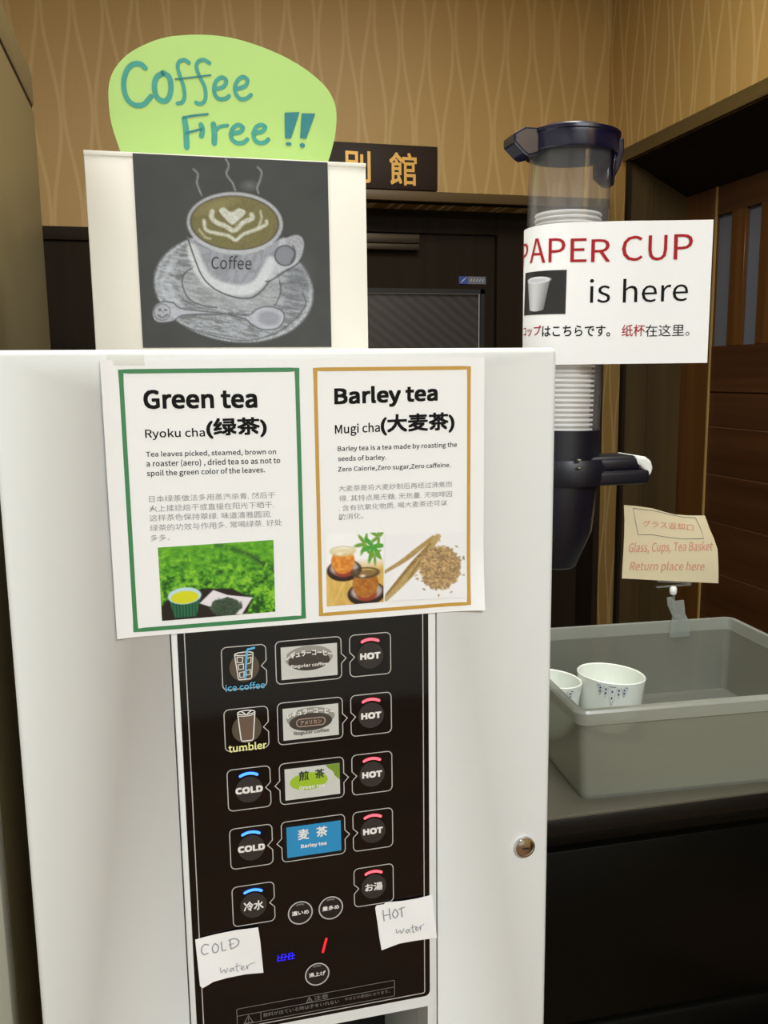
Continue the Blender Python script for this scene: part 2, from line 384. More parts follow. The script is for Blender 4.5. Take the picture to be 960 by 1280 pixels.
FONT = None
try:
    import os
    _p = os.path.join(bpy.utils.resource_path('LOCAL'), 'datafiles', 'fonts', 'Noto Sans CJK Regular.woff2')
    FONT = bpy.data.fonts.load(_p) if os.path.exists(_p) else None
except Exception: FONT = None
_tc = {}; _txt = {}
def glyphs(s, bold=0.0, res=3, shear=0.0):
    key = (s, bold, res, shear)
    if key in _tc: return _tc[key]
    if 'o' not in _txt:
        c = bpy.data.curves.new('t', 'FONT'); _txt['o'] = bpy.data.objects.new('t', c); C.objects.link(_txt['o']); _txt['std'] = c.font
    o = _txt['o']; c = o.data; c.font = FONT if FONT and any(ch.isascii() and ch.isalpha() for ch in s) else _txt['std']; c.body = s; c.resolution_u = res; c.shear = shear
    bpy.context.view_layer.update()
    vs, f = [], []
    def take(ob):
        me = bpy.data.meshes.new_from_object(ob.evaluated_get(dg2())); n = len(vs)
        vs.extend([tuple(q.co)[:2] for q in me.vertices]); f.extend([[n + i for i in p.vertices] for p in me.polygons]); bpy.data.meshes.remove(me)
    def dg2(): bpy.context.view_layer.update(); return bpy.context.evaluated_depsgraph_get()
    take(o)
    v = np.array(vs); lo, hi = v.min(0), v.max(0); v = (v - lo) / (hi - lo)
    _tc[key] = (v, f, (hi - lo)); return _tc[key]
def text(g, sf, s, u0, v0, u1, v1, bold=0.0, h=0.0004, mi=0, slope=0.0, res=3, warp=None, shear=0.0):
    """ink box u0..u1 by v0..v1 on the sheet"""
    v, f, ext = glyphs(s, 0.0, res, shear)
    bo = max(0.0, bold); bx_ = by_ = bo * 1.2 * (v1 - v0)
    if bo: u0, u1, v0, v1 = u0 + bx_, u1 - bx_, v0 + by_, v1 - by_
    steps = [(0, 0)] if not bo else [(-1, -1), (1, -1), (1, 1), (-1, 1), (0, 0)]      # thickened by overprinting
    for k, (dx, dy) in enumerate(steps):
        vs = []
        for a, b in v:
            x, y = u0 + a * (u1 - u0), v0 + b * (v1 - v0) + slope * a
            if warp: x, y = warp(x, y, a, b)
            vs.append(sf(x + dx * bx_, y + dy * by_, h + k * .00001))
        g.add(vs, f, mi)
def text_px(g, sf, s, bl, br, tl, **k):
    """ink box given by three of its corners as they are seen in the photograph"""
    a, b, c = sf.inv(*bl), sf.inv(*br), sf.inv(*tl)
    text(g, sf, s, a[0], a[1], b[0], a[1] + (c[1] - a[1]), slope=b[1] - a[1], **k)
def rrect(u0, v0, u1, v1, r, n=5):
    """outline of a rounded rectangle, anticlockwise from the lower left"""
    o = []
    for cx, cy, a0 in ((u0 + r, v0 + r, 180), (u1 - r, v0 + r, 270), (u1 - r, v1 - r, 0), (u0 + r, v1 - r, 90)):
        for k in range(n + 1):
            a = math.radians(a0 + 90 * k / n); o.append((cx + r * math.cos(a), cy + r * math.sin(a)))
    return o
def sheet(sf, u0, v0, u1, v1, nu=24, nv=24, t=0.0003, outline=None):
    """a paper sheet with real thickness following the surface"""
    g = G(); us = np.linspace(u0, u1, nu + 1); vs_ = np.linspace(v0, v1, nv + 1)
    fr = [sf(u, v, 0) for v in vs_ for u in us]; bk = [sf(u, v, -t) for v in vs_ for u in us]; N = len(fr); W = nu + 1
    fs = []
    for j in range(nv):
        for i in range(nu):
            a = j * W + i; fs.append([a, a + 1, a + W + 1, a + W]); fs.append([N + a, N + a + W, N + a + W + 1, N + a + 1])
    ed = [i for i in range(W)] + [j * W + nu for j in range(1, nv + 1)] + [nv * W + i for i in range(nu - 1, -1, -1)] + [j * W for j in range(nv - 1, 0, -1)]
    for k in range(len(ed)):
        a, b = ed[k], ed[(k + 1) % len(ed)]; fs.append([a, N + a, N + b, b])
    g.add(fr + bk, fs, 0, True); return g
def outline_sheet(sf, pts, t=0.0003, h=0.0, cuts=0):
    g = G()
    if cuts:                 # a bent sheet: the outline is filled and finely divided before it is bent
        bm = bmesh.new(); f = bm.faces.new([bm.verts.new((p[0], p[1], 0)) for p in pts])
        bmesh.ops.triangulate(bm, faces=[f])
        for _ in range(cuts): bmesh.ops.subdivide_edges(bm, edges=bm.edges[:], cuts=1, use_grid_fill=True)
        bmesh.ops.triangulate(bm, faces=bm.faces[:])
        bm.verts.index_update(); V = [(v.co.x, v.co.y) for v in bm.verts]; Fc = [[v.index for v in f.verts] for f in bm.faces]
        B = [[v.index for v in e.verts] for e in bm.edges if len(e.link_faces) == 1]; bm.free(); n = len(V)
        g.add([sf(a, b, h) for a, b in V] + [sf(a, b, h - t) for a, b in V], Fc + [[n + i for i in f][::-1] for f in Fc] + [[a, b, n + b, n + a] for a, b in B], 0, True); return g
    n = len(pts); a = [sf(p[0], p[1], h) for p in pts]; b = [sf(p[0], p[1], h - t) for p in pts]
    g.add(a + b, [list(range(n)), [n + i for i in range(n)][::-1]] + [[i, n + i, n + (i + 1) % n, (i + 1) % n] for i in range(n)]); return g

# painted pictures: a fine grid whose vertices carry the printed colour
def vnoise(x, y, seed=0):
    xi, yi = np.floor(x).astype(int), np.floor(y).astype(int); fx, fy = x - xi, y - yi
    fx, fy = fx * fx * (3 - 2 * fx), fy * fy * (3 - 2 * fy)
    def h(a, b):
        n = (a * 374761393 + b * 668265263 + seed * 974711) & 0xffffffff
        n = ((n ^ (n >> 13)) * 1274126177) & 0xffffffff
        return ((n ^ (n >> 16)) & 0xffff) / 65535.0
    return (h(xi, yi) * (1 - fx) + h(xi + 1, yi) * fx) * (1 - fy) + (h(xi, yi + 1) * (1 - fx) + h(xi + 1, yi + 1) * fx) * fy
def fbm(x, y, seed=0, o=3):
    t = 0; a = 0.5; q = 0
    for i in range(o): t = t + a * vnoise(x * 2 ** i, y * 2 ** i, seed + i); q += a; a *= .5
    return t / q
def sst(d, w): return np.clip(0.5 - d / w, 0, 1)      # 1 inside (d<0), soft edge of width w
def ell(X, Y, cx, cy, rx, ry, rot=0.0):
    c, s_ = math.cos(rot), math.sin(rot); a = (X - cx) * c + (Y - cy) * s_; b = -(X - cx) * s_ + (Y - cy) * c
    q = np.sqrt((a / rx) ** 2 + (b / ry) ** 2); return (q - 1) * min(rx, ry)
def dseg(X, Y, pts, curve=True):
    P = spline(pts, 5) if curve and len(pts) > 2 else [np.array(p, float) for p in pts]
    d = np.full(X.shape, 1e9)
    for a, b in zip(P[:-1], P[1:]):
        ab = b - a; L2 = ab @ ab + 1e-12; t = np.clip(((X - a[0]) * ab[0] + (Y - a[1]) * ab[1]) / L2, 0, 1)
        d = np.minimum(d, np.hypot(X - a[0] - t * ab[0], Y - a[1] - t * ab[1]))
    return d
def inpoly(X, Y, pts):
    P = [np.array(p, float) for p in pts]; ins = np.zeros(X.shape, bool); d = np.full(X.shape, 1e9)
    for i in range(len(P)):
        a, b = P[i], P[(i + 1) % len(P)]; ab = b - a
        c = ((a[1] > Y) != (b[1] > Y)) & (X < (b[0] - a[0]) * (Y - a[1]) / (b[1] - a[1] + 1e-12) + a[0]); ins ^= c
        t = np.clip(((X - a[0]) * ab[0] + (Y - a[1]) * ab[1]) / (ab @ ab + 1e-12), 0, 1)
        d = np.minimum(d, np.hypot(X - a[0] - t * ab[0], Y - a[1] - t * ab[1]))
    return np.where(ins, -d, d)
def over(img, a, col):
    a = a[..., None]; return img * (1 - a) + np.array(col, float)[None, None, :] * a if not hasattr(col, 'shape') or col.ndim == 1 else img * (1 - a) + col * a
def picture(name, sf, uv, nx, ny, fn, parent, m, h=0.0004):
    """uv: the four corners TL, TR, BR, BL on the sheet; fn(X, Y) with X, Y in 0..1, Y down, gives 0..255 colour"""
    X, Y = np.meshgrid(np.linspace(0, 1, nx), np.linspace(0, 1, ny)); img = np.clip(fn(X, Y), 0, 255) / 255
    imgl = np.where(img <= 0.04045, img / 12.92, ((img + 0.055) / 1.055) ** 2.4)
    TL, TR, BR, BL = [np.array(p) for p in uv]
    vs = []
    for j in range(ny):
        for i in range(nx):
            x, y = X[j, i], Y[j, i]; q = (TL * (1 - x) + TR * x) * (1 - y) + (BL * (1 - x) + BR * x) * y; vs.append(sf(q[0], q[1], h))
    fs = [[j * nx + i, (j + 1) * nx + i, (j + 1) * nx + i + 1, j * nx + i + 1] for j in range(ny - 1) for i in range(nx - 1)]
    g = G(); g.add(vs, fs); o = obj(name, g, m, parent, fix=False)
    at = o.data.color_attributes.new('print_colour', 'FLOAT_COLOR', 'POINT')
    at.data.foreach_set('color', np.concatenate([imgl.reshape(-1, 3), np.ones((nx * ny, 1))], 1).astype(np.float32).ravel())
    return o
def zpx(ox, oy, s):                      # reading positions off an enlarged crop of the photograph
    return lambda x, y: (ox + x / s, oy + y / s)

# ================================================================ THE ROOM
YB = 2.16 - D                  # back wall
XR = 1.15                      # right wall
XL, YF, ZC = -1.35, -3.0, 2.5
def st(name, g, m, parent=None, **k):
    if parent is None: k.setdefault('kind', 'structure')
    return obj(name, g, m, parent, **k)
st('floor', G().box(XL, 2.3, YF, YB + .5, -.05, 0), M['floor'])
st('ceiling', G().box(XL, 2.3, YF, YB + .5, ZC, ZC + .05), M['ceiling'])
st('wall_left', G().box(XL - .05, XL, YF, YB + .5, 0, ZC), M['plain_wall'])
st('wall_front', G().box(XL, 2.3, YF - .05, YF, 0, ZC), M['plain_wall'])
zl1 = on_y(500, 240, YB)[2]; zl0 = on_y(500, 250.5, YB - .02)[2]   # door casing, top and underside
DX0, DX1 = 0.02, XR            # the doorway in the back wall
g = G().box(XL, DX0, YB, YB + .12, 0, ZC).box(DX0, 2.3, YB, YB + .12, zl0, ZC)
st('wall_back', g, M['wall_back'], base=(0, YB, 0))
zw = on_y(80, 284, YB)[2]
# dark boards standing in for the soft shadow low on the back wall
wall_shade = thing('trim_1', kind='structure', loc=(XL, YB, 0))
st('panel', G().box(XL, DX0 - .06, YB - .008, YB, 0, zw - .03), M['black_wood'], wall_shade)
st('rail', G().box(XL, DX0 - .06, YB - .016, YB, zw - .03, zw, bev=.003), M['black_wood'], wall_shade)

# ---- door_1: the dark glazed door under the signboard
d1 = thing('door_1', kind='structure', loc=((DX0 + DX1) / 2, YB, 0))
YD = YB + .10
st('casing', G().box(DX0 - .06, XR - .001, YB - .02, YB + .02, zl0, zl1, bev=.002), M['dark_wood_h'], d1)
st('casing', G().box(DX0 - .06, DX0, YB - .018, YB + .02, 0, zl0), M['dark_wood'], d1)
zh = on_y(500, 291, YD)[2]
st('door_head', G().box(DX0, XR, YD - .01, YD + .03, zh, zl0 + .01), M['black_wood'], d1)
xd1 = on_y(618, 340, YD)[0]; xj = on_y(655, 340, YD)[0]
st('door_jamb', G().box(xd1 + .003, XR + .02, YD - .012, YD + .03, 0, zh), M['black_wood'], d1)
xc = on_y(743, 520, YB)[0]
st('door_jamb', G().box(xc, XR - .001, YB - .01, YB + .10, 0, zl0), M['black_wood'], d1)
wl, wr = 0.15, on_y(605, 400, YD)[0]; wt = on_y(540, 361, YD)[2]; wb = 1.0
st('door_leaf', G().box(.09, wl, YD, YD + .035, 0, zh - .003).box(wr, xd1, YD, YD + .035, 0, zh - .003).box(wl, wr, YD, YD + .035, wt, zh - .003).box(wl, wr, YD, YD + .035, 0, wb), M['black_wood'], d1)
g = G(); b_ = .012
g.box(wl, wr, YD - .004, YD + .004, wt - b_, wt).box(wr - b_, wr, YD - .004, YD + .004, wb, wt).box(wl, wl + b_, YD - .004, YD + .004, wb, wt).box(wl, wr, YD - .004, YD + .004, wb, wb + b_)
st('glazing_bead', g, M['matt_black'], d1)
st('window_pane', G().box(wl + b_, wr - b_, YD + .008, YD + .014, wb + b_, wt - b_), M['wired_pane'], d1)
x0, x1 = .22, on_y(521, 300, YD)[0]
c1, c0 = on_y(500, 296, YD - .03), on_y(500, 309, YD - .03)
st('door_closer', G().box(x0, x1, YD - .032, YD, c1[2] - .016, c1[2] + .008, bev=.004).box(x0 + .03, x1, YD - .026, YD, c0[2] - .006, c0[2] + .012, bev=.003), M['closer'] if 'closer' in M else mat('dark_steel', rgb(92, 84, 74), 0.3, metal=.8), d1)
pd = plane_y(YD - .0002)
a, b = pd.inv(573.5, 355), pd.inv(607, 346)
sk = st('maker_plate', G().box(a[0], b[0], YD - .002, YD, a[1], b[1]), mat('grey_plate', rgb(104, 104, 110), .4), d1)
g = G().box(a[0], a[0] + (b[0] - a[0]) * .33, YD - .0026, YD - .0019, a[1], b[1])
st('logo', g, mat('blue_logo', rgb(52, 72, 150), .4), sk)
g = G(); p2 = plane_y(YD - .0026); w_ = b[0] - a[0]; h_ = b[1] - a[1]
ribbon(g, p2, [(a[0] + w_ * .06, a[1] + h_ * .15), (a[0] + w_ * .16, a[1] + h_ * .5), (a[0] + w_ * .28, a[1] + h_ * .9)], [.0012, .003, .001], .0003)
for k in range(5): ribbon(g, p2, [(a[0] + w_ * (.42 + .11 * k), a[1] + h_ * .3), (a[0] + w_ * (.47 + .11 * k), a[1] + h_ * .7)], .0022, .0001, round_caps=False)
st('logo_mark', g, mat('pale_logo_mark', rgb(178, 182, 196), .4), sk)

# ---- signboard over the door
pb = plane_y(YB - .012)
a, b = pb.inv(547, 238.5), pb.inv(546.5, 183.5); xl_ = pb.inv(396, 200)[0]
pq = thing('signboard', 'dark wooden signboard with gold Chinese characters on the back wall above the door', 'sign', (xl_, YB, a[1]))
obj('board', G().box(xl_, a[0], YB - .012, YB, a[1], b[1], bev=.001), M['plaque'], pq)
g = G()
text_px(g, pb, '館', (487, 231), (521, 232.5), (487.5, 190), bold=.012)
text_px(g, pb, '別', (430, 227), (463.5, 229), (430, 187), bold=.012)
obj('lettering', g, M['gold'], pq)

# ---- right wall with its deep wooden opening
ya = 2.054 - D                                   # far jamb of the opening
zt = H + .2532 / .56 * XR - .002                 # head of the opening at the wall face
XD = XR * 1.146; zi = H + .2134 * 2.054
OY = -1.1                                        # near end of the opening
g = G().box(XR, XR + .30, ya + .001, YB, 0, ZC).box(XR, XR + .30, OY, ya + .001, zt, ZC).box(XR, XR + .30, YF, OY, 0, ZC)
st('wall_right', g, M['wall_side'], base=(XR, 0, 0))
tr = thing('trim_2', kind='structure', loc=(XR, ya, 0))
st('head_casing', G().box(XR - .012, XR, OY, ya + .006, zt, zt + .030), M['dark_wood_y'] if 'dark_wood_y' in M else wood('olive_casing_wood', rgb(70, 56, 28), rgb(92, 74, 40), 1, .4), tr)
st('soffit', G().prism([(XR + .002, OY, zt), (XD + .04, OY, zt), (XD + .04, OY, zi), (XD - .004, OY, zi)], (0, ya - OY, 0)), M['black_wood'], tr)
xs = on_y(806, 500, ya)[0]
st('jamb', G().box(XR, xs - .0015, ya - .010, ya, 0, zt), M['jamb_a'], tr)
st('jamb', G().box(xs + .0015, XD + .04, ya - .006, ya, 0, zt), M['jamb_a'], tr)
st('corner_bead', G().box(XR - .004, XR + .004, ya - .016, ya + .002, 0, zt), M['black_wood'], tr)

d2 = thing('door_2', kind='structure', loc=(XD, ya, 0))
y_s = on_x(882, 560, XD)[1]                      # inner edge of the far stile
def zx(y, x=882): return on_x(x, y, XD)[2]
lt, lb, rb_ = zx(271, 891), zx(433, 891), zx(490.5)
st('stile', G().box(XD, XD + .035, y_s, ya - .006, 0, zi), M['brown_v'], d2)
st('bead', G().box(XD - .003, XD + .002, y_s - .004, y_s, 0, zi), M['light_edge'], d2)  # thin strip drawn as the highlight along the stile
st('top_rail', G().box(XD + .001, XD + .034, OY, y_s, lt, zi + .02), M['brown_y'], d2)
st('middle_rail', G().box(XD + .001, XD + .034, OY, y_s, rb_ + .003, lb), M['brown_y'], d2)
st('groove_backing', G().box(XD + .0055, XD + .0165, OY, y_s, 0, zx(532.5) + .004).box(XD + .0165, XD + .03, OY, y_s, 0, rb_ + .008), M['groove_light'], d2)
zs = [rb_, zx(532.5), zx(591.4), zx(650), zx(712)]
pit = (zs[1] - zs[4]) / 3
while zs[-1] - pit > .02: zs.append(zs[-1] - pit)
zs.append(0.004)
for k in range(len(zs) - 1):
    gap = .0012 if k == 0 else .0022
    st('plank', G().box(XD + .003, XD + (.0165 if k == 0 else .0054), OY, y_s, zs[k + 1] + .0022, zs[k] - gap), M['brown_y'], d2)
# lattice: upright slats before frosted panes
e = [(911, 932), (948, 970)]
y1s, y0s = on_x(911, 350, XD)[1], on_x(930, 350, XD)[1]
sw = y1s - y0s; nxt = on_x(947, 350, XD)[1]; pitch = y1s - nxt
yy = y1s
while yy - sw > OY:
    st('slat', G().box(XD + .000, XD + .011, yy - sw * .92, yy, lb, lt, bev=.001, seg=1), M['brown_v'], d2)
    yy -= pitch
yy = y_s
st('frosted_pane', G().box(XD + .0112, XD + .015, OY, y_s, lb - .01, lt + .01), M['pane'], d2)

# ---- ceiling panel housings, the square one for the added fill (their light is at the top of this script)
for x, y, sx, sy in ((.45, -1.9, 1.2, .5), (.45, .35, .6, .6)):
    t = thing('ceiling_light', 'flat rectangular ceiling light %s' % ('long panel nearest the front wall' if sx > 1 else 'small square panel on the ceiling'), 'light', (x, y, ZC))
    obj('housing', G().box(x - sx / 2 - .02, x + sx / 2 + .02, y - sy / 2 - .02, y + sy / 2 + .02, ZC - .025, ZC), M['enamel'], t)

# ================================================================ tall cabinet at the left edge
XF = -.17; fy0, fy1 = .2 - .055, 1.5 - D
zseam = on_x(43, 138, XF)[2]; ztop = on_x(43, 98, XF)[2]
t = thing('storage_cabinet', 'tall grey beige metal cabinet at the left edge beside the tea dispenser', 'cabinet', (XF - .3, .5, 0))
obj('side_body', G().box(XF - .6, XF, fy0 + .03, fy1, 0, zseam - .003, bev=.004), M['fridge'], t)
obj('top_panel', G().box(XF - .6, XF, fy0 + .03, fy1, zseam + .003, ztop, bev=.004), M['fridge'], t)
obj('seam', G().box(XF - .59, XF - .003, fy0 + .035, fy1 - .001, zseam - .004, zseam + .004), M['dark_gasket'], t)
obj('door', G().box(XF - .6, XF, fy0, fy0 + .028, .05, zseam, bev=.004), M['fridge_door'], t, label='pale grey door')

# ================================================================ counter cabinet and what stands on it
T = .80
zc = H - .5706 * T
cl, cr = on_z(690, 1022, zc), on_z(960, 987, zc)
yc = (cl[1] + cr[1]) / 2 ; CX0, CX1 = .335, XR - .012; CYB = yc + .285
t = thing('counter_cabinet', 'black glossy cabinet with a grey top carrying the plastic tub', 'cabinet', ((CX0 + CX1) / 2, yc + .25, 0))
sl_ = (cr[1] - cl[1]) / (cr[0] - cl[0])
def skew(g):              # the cabinet stands a little askew, its right end pulled out
    g.v = [(x, y + sl_ * (x - cl[0]) + (cl[1] - yc), z) for x, y, z in g.v]; return g
obj('worktop', skew(G().box(CX0, CX1, yc, CYB, zc - .004, zc, bev=.001)), M['counter_top'], t)
obj('edge_band', skew(G().box(CX0, CX1, yc - .0005, CYB - .001, zc - .022, zc - .0035, bev=.002)), M['counter_edge'], t)
obj('top_rail', skew(G().box(CX0, CX1, yc + .006, CYB - .01, zc - .038, zc - .0215, bev=.004)), M['cab_black'], t)
obj('body', skew(G().box(CX0, CX1, yc + .014, CYB - .01, .60, zc - .037)), M['cab_black'], t)
obj('door', skew(G().box(CX0 + .005, .72, yc + .004, yc + .0145, .745, zc - .042, bev=.003)), M['cab_black'], t)
obj('door', skew(G().box(.724, CX1 - .004, yc + .004, yc + .0145, .745, zc - .042, bev=.003)), M['cab_black'], t)
obj('bottom_rail', skew(G().box(CX0, CX1, yc + .0, CYB - .01, .60, .742, bev=.006)), M['cab_black'], t)
obj('plinth', skew(G().box(CX0 + .02, CX1, yc + .05, CYB - .02, 0, .60)), M['matt_black'], t)

# ---- stool in front of the cabinet, its rim just inside the lower right corner
sc_ = on_z(960, 1268, .722)
scx, scy = sc_[0] + .05, sc_[1] - .145
t = thing('wooden_stool', 'round amber wooden stool seat in the lower right corner before the black cabinet', 'stool', (scx, scy, 0))
obj('seat', G().lathe([(0, .69), (.135, .69), (.15, .70), (.15, .712), (.143, .722), (0, .722)], (scx, scy, 0), 48), M['stool'], t)
for k in range(4):
    a = math.pi / 4 + k * math.pi / 2
    obj('leg', G().tube([(scx + .09 * math.cos(a), scy + .09 * math.sin(a), .692), (scx + .13 * math.cos(a), scy + .13 * math.sin(a), 0)], [.016, .013], 12), M['stool'], t)

# ---- frosted tub
bl = on_z(729.6, 1002, zc); br = on_z(960, 979, zc)
ang = math.atan2(br[1] - bl[1], br[0] - bl[0]); ux = np.array([math.cos(ang), math.sin(ang)]); uy = np.array([-ux[1], ux[0]])
zr = on_y(725, 889, bl[1] - .004)[2]
fl = on_z(722, 891, zr)[:2]; bk = on_z(914, 770, zr)[:2]
dd = bk - fl; TW, TD = float(dd @ ux), float(dd @ uy)
print('TUB', TW, TD, zr - zc, math.degrees(ang), bl, fl)
TH = zr - zc
def tubpt(a, b, z): q = fl + ux * a + uy * b; return (q[0], q[1], zc + z)
def loop(inset, r, z, n=6):
    return [tubpt(a, b, z) for a, b in rrect(inset, inset, TW - inset, TD - inset, r, n)]
def loops(g, L, close_bottom=True, sm=True):
    n = len(L[0]); vs = [p for l in L for p in l]; fs = []
    for j in range(len(L) - 1):
        for k in range(n): fs.append([j * n + k, j * n + (k + 1) % n, (j + 1) * n + (k + 1) % n, (j + 1) * n + k])
    if close_bottom: fs.append(list(range(n))[::-1]); fs.append([(len(L) - 1) * n + k for k in range(n)])
    return g.add(vs, fs, 0, sm)
tub = thing('plastic_tub', 'frosted see-through plastic tub on the grey counter holding two cups', 'tub', tubpt(TW / 2, TD / 2, 0), rot=None)
rimh = .017
g = G(); loops(g, [loop(.0125, .010, .0), loop(.0065, .010, TH - rimh + .001), loop(.009, .008, TH - rimh + .001), loop(.0145, .008, .0022)])
obj('tub_body', g, M['frost'], tub)
g = G(); loops(g, [loop(.003, .012, TH - rimh), loop(.0, .014, TH - .003), loop(.0015, .013, TH), loop(.0085, .008, TH), loop(.0085, .008, TH - rimh + .001), loop(.003, .012, TH - rimh)], False)
obj('rim', g, M['frost_rim'], tub)

# ---- the cups in the tub
def make_cup(label, c, r, hgt, tilt, handle_a, pattern_a):
    t = thing('porcelain_cup', label, 'cup', (c[0], c[1], zc + .003), 'cups in the plastic tub', rot=tilt)
    prof = [(0, .003), (r * .55, .003), (r * .58, 0), (r * .66, 0), (r * .70, .004), (r * .88, .014), (r * .95, .028), (r * .965, hgt * .7), (r, hgt - .001), (r - .0012, hgt), (r - .003, hgt - .001), (r * .965 - .003, hgt * .7), (r * .93 - .003, .028), (r * .8, .012), (r * .5, .006), (0, .006)]
    obj('bowl', G().lathe(prof, (0, 0, 0), 56), M['porcelain'], t, local=True)
    ca, sa = math.cos(handle_a), math.sin(handle_a)
    pts = [(q * ca, q * sa, z) for q, z in spline([(r * .94, hgt * .84), (r * 1.25, hgt * .86), (r * 1.5, hgt * .66), (r * 1.42, hgt * .4), (r * .95, hgt * .26)], 6)]
    obj('handle', G().tube(pts, .0042, 12), M['porcelain'], t, local=True)
    sf = Surf(lambda u, v, h: ((r * .97 + .0004 + .03 * r * max(0, (v / hgt - .7) / .3) + h) * math.cos(u), (r * .97 + .0004 + .03 * r * max(0, (v / hgt - .7) / .3) + h) * math.sin(u), v))
    g = G(); k = 1 / r
    for cu, wd, dp in ((-.0150, .0070, .0120), (0, .0090, .0240), (.0150, .0070, .0120), (-.0080, .0040, .0150), (.0080, .0040, .0150)):
        zt_ = hgt * .93; cu2 = pattern_a + cu * k
        ribbon(g, sf, [(cu2 - wd * k / 1.6, zt_), (cu2 - wd * k * .35, zt_ - dp * .6), (cu2, zt_ - dp), (cu2 + wd * k * .35, zt_ - dp * .6), (cu2 + wd * k / 1.6, zt_)], .0009, .0003)
        ribbon(g, sf, [(cu2 - wd * k * .3, zt_ - .001), (cu2, zt_ - dp * .7), (cu2 + wd * k * .3, zt_ - .001)], .0007, .0003)
        for q in (.25, .6): disc(g, sf, (cu2, zt_ - dp * q), .0011 * k, .0003, 8, ry=.0014)
    ribbon(g, sf, [(pattern_a - .019 * k, hgt * .93), (pattern_a, hgt * .93), (pattern_a + .019 * k, hgt * .93)], .0008, .0003)
    obj('blue_pattern', g, M['blue_glaze'], t, local=True, label='blue glazed scalloped pattern')
    return t
CY1 = .975 - D
ztop_c = on_y(763, 841, CY1)
hc = ztop_c[2] - zc - .003
print('CUP h', hc, ztop_c)
rc = (on_y(804, 843, CY1)[0] - on_y(722, 843, CY1)[0]) / 2 * .93
va = math.atan2(-(ztop_c[1] + D), -ztop_c[0])
make_cup('white porcelain cup with blue pattern in the tub, the whole one right of the dispenser', (ztop_c[0] - .004, CY1, 0), rc, hc, (0.0, .075, 0), math.radians(75), va + .06)
r2 = rc * .90
c2x = fl[0] + .012 + r2
print('CUP gap', c2x, ztop_c[0], rc, r2)
make_cup('second white cup in the tub, half hidden behind the white dispenser', (c2x, .980 - D, 0), r2, hc * 1.0, (0, .09, 0), math.radians(110), va + .35)

# ---- paper cup dispenser beside the tea machine
DCY = .86 - D
cx = on_y(711, 250, DCY)[0]
zb = on_y(711, 700, DCY)[2]
tilt = math.radians(1.3)
zref = on_y(711, 250, DCY)[2]
TI = Matrix.Translation((cx, DCY, zref)) @ Matrix.Rotation(tilt, 4, 'Y') @ Matrix.Translation((-cx, -DCY, -zref))
def tl(g): g.v = [tuple(TI @ Vector(p)) for p in g.v]; return g
def dz(y, x=711, off=0): return on_y(x, y, DCY + off)[2]
R0 = (on_y(763, 250, DCY)[0] - on_y(658, 250, DCY)[0]) / 2 * .90 * .985 * 1.0
print('R0', R0)
cd = thing('cup_dispenser', 'clear tube paper cup dispenser with navy lid and navy base beside the white machine', 'dispenser', (cx, DCY, zb))
Z = dict(lidt=dz(163), lidb=dz(196), tubeb=dz(537), base1=dz(572), ringb=dz(604), taper1=dz(660), bot=dz(704))
cc = (cx, DCY, 0)
g = G().lathe([(R0, Z['tubeb'] - .01), (R0, Z['lidb'] + .012), (R0 - .002, Z['lidb'] + .012), (R0 - .002, Z['tubeb'] - .01)], cc, 64, closed=True)
obj('clear_tube', tl(g), M['tube'], cd)
rl = R0 + .006
lh = Z['lidt'] - Z['lidb']
g = G().lathe([(R0 + .0008, Z['lidb']), (rl - .001, Z['lidb']), (rl, Z['lidb'] + .002), (rl, Z['lidb'] + lh * .62), (rl + .0016, Z['lidb'] + lh * .66), (rl + .0016, Z['lidb'] + lh * .78), (rl - .004, Z['lidb'] + lh * .86), (rl - .010, Z['lidb'] + lh * .88), (rl - .013, Z['lidb'] + lh), (rl - .016, Z['lidb'] + lh * 1.02), (0, Z['lidb'] + lh * 1.05), (0, Z['lidb'] + lh * .8), (R0 + .0008, Z['lidb'] + lh * .8)], cc, 64)
lid = obj('lid', tl(g), M['navy'], cd)
# hinge lug on the left, flap catch on the right
def at_px(x, y, off): return on_y(x, y, DCY + off)
o_ = -.018
P = [at_px(*q, o_) for q in ((676, 159), (657, 158), (643, 166), (643, 177), (655, 190), (661, 195), (672, 192), (679, 186))]
g = G().prism([(p[0], p[1], p[2]) for p in P], (0, .030, 0))
obj('hinge', g, M['navy'], lid, bev=.002)
o_ = -.010
P = [at_px(*q, o_) for q in ((768, 176), (781, 171), (781, 188), (777, 206), (770, 220), (764, 228), (757, 224), (763, 195))]
g = G().prism([(p[0], p[1], p[2]) for p in P], (0, .02, 0))
obj('catch', g, M['navy'], lid, bev=.002)
# the flap behind the tube, seen through it
n = 14; g = G(); vs = []; fs = []
for j, (zz, hw) in enumerate(((Z['lidb'] + .004, .62), (dz(215), .60), (dz(228), .34), (dz(231), .18))):
    for k in range(n + 1):
        a = math.radians(-4) + (k / n - .5) * 2 * hw; vs.append((cx + (R0 + .0035) * math.cos(a), DCY + (R0 + .0035) * math.sin(a), zz))
for j in range(3):
    for k in range(n): fs.append([j * (n + 1) + k, j * (n + 1) + k + 1, (j + 1) * (n + 1) + k + 1, (j + 1) * (n + 1) + k])
g.add(vs, fs, 0, True); f_ = obj('flap', tl(g), M['navy'], lid); sm = f_.modifiers.new('s', 'SOLIDIFY'); sm.thickness = .002
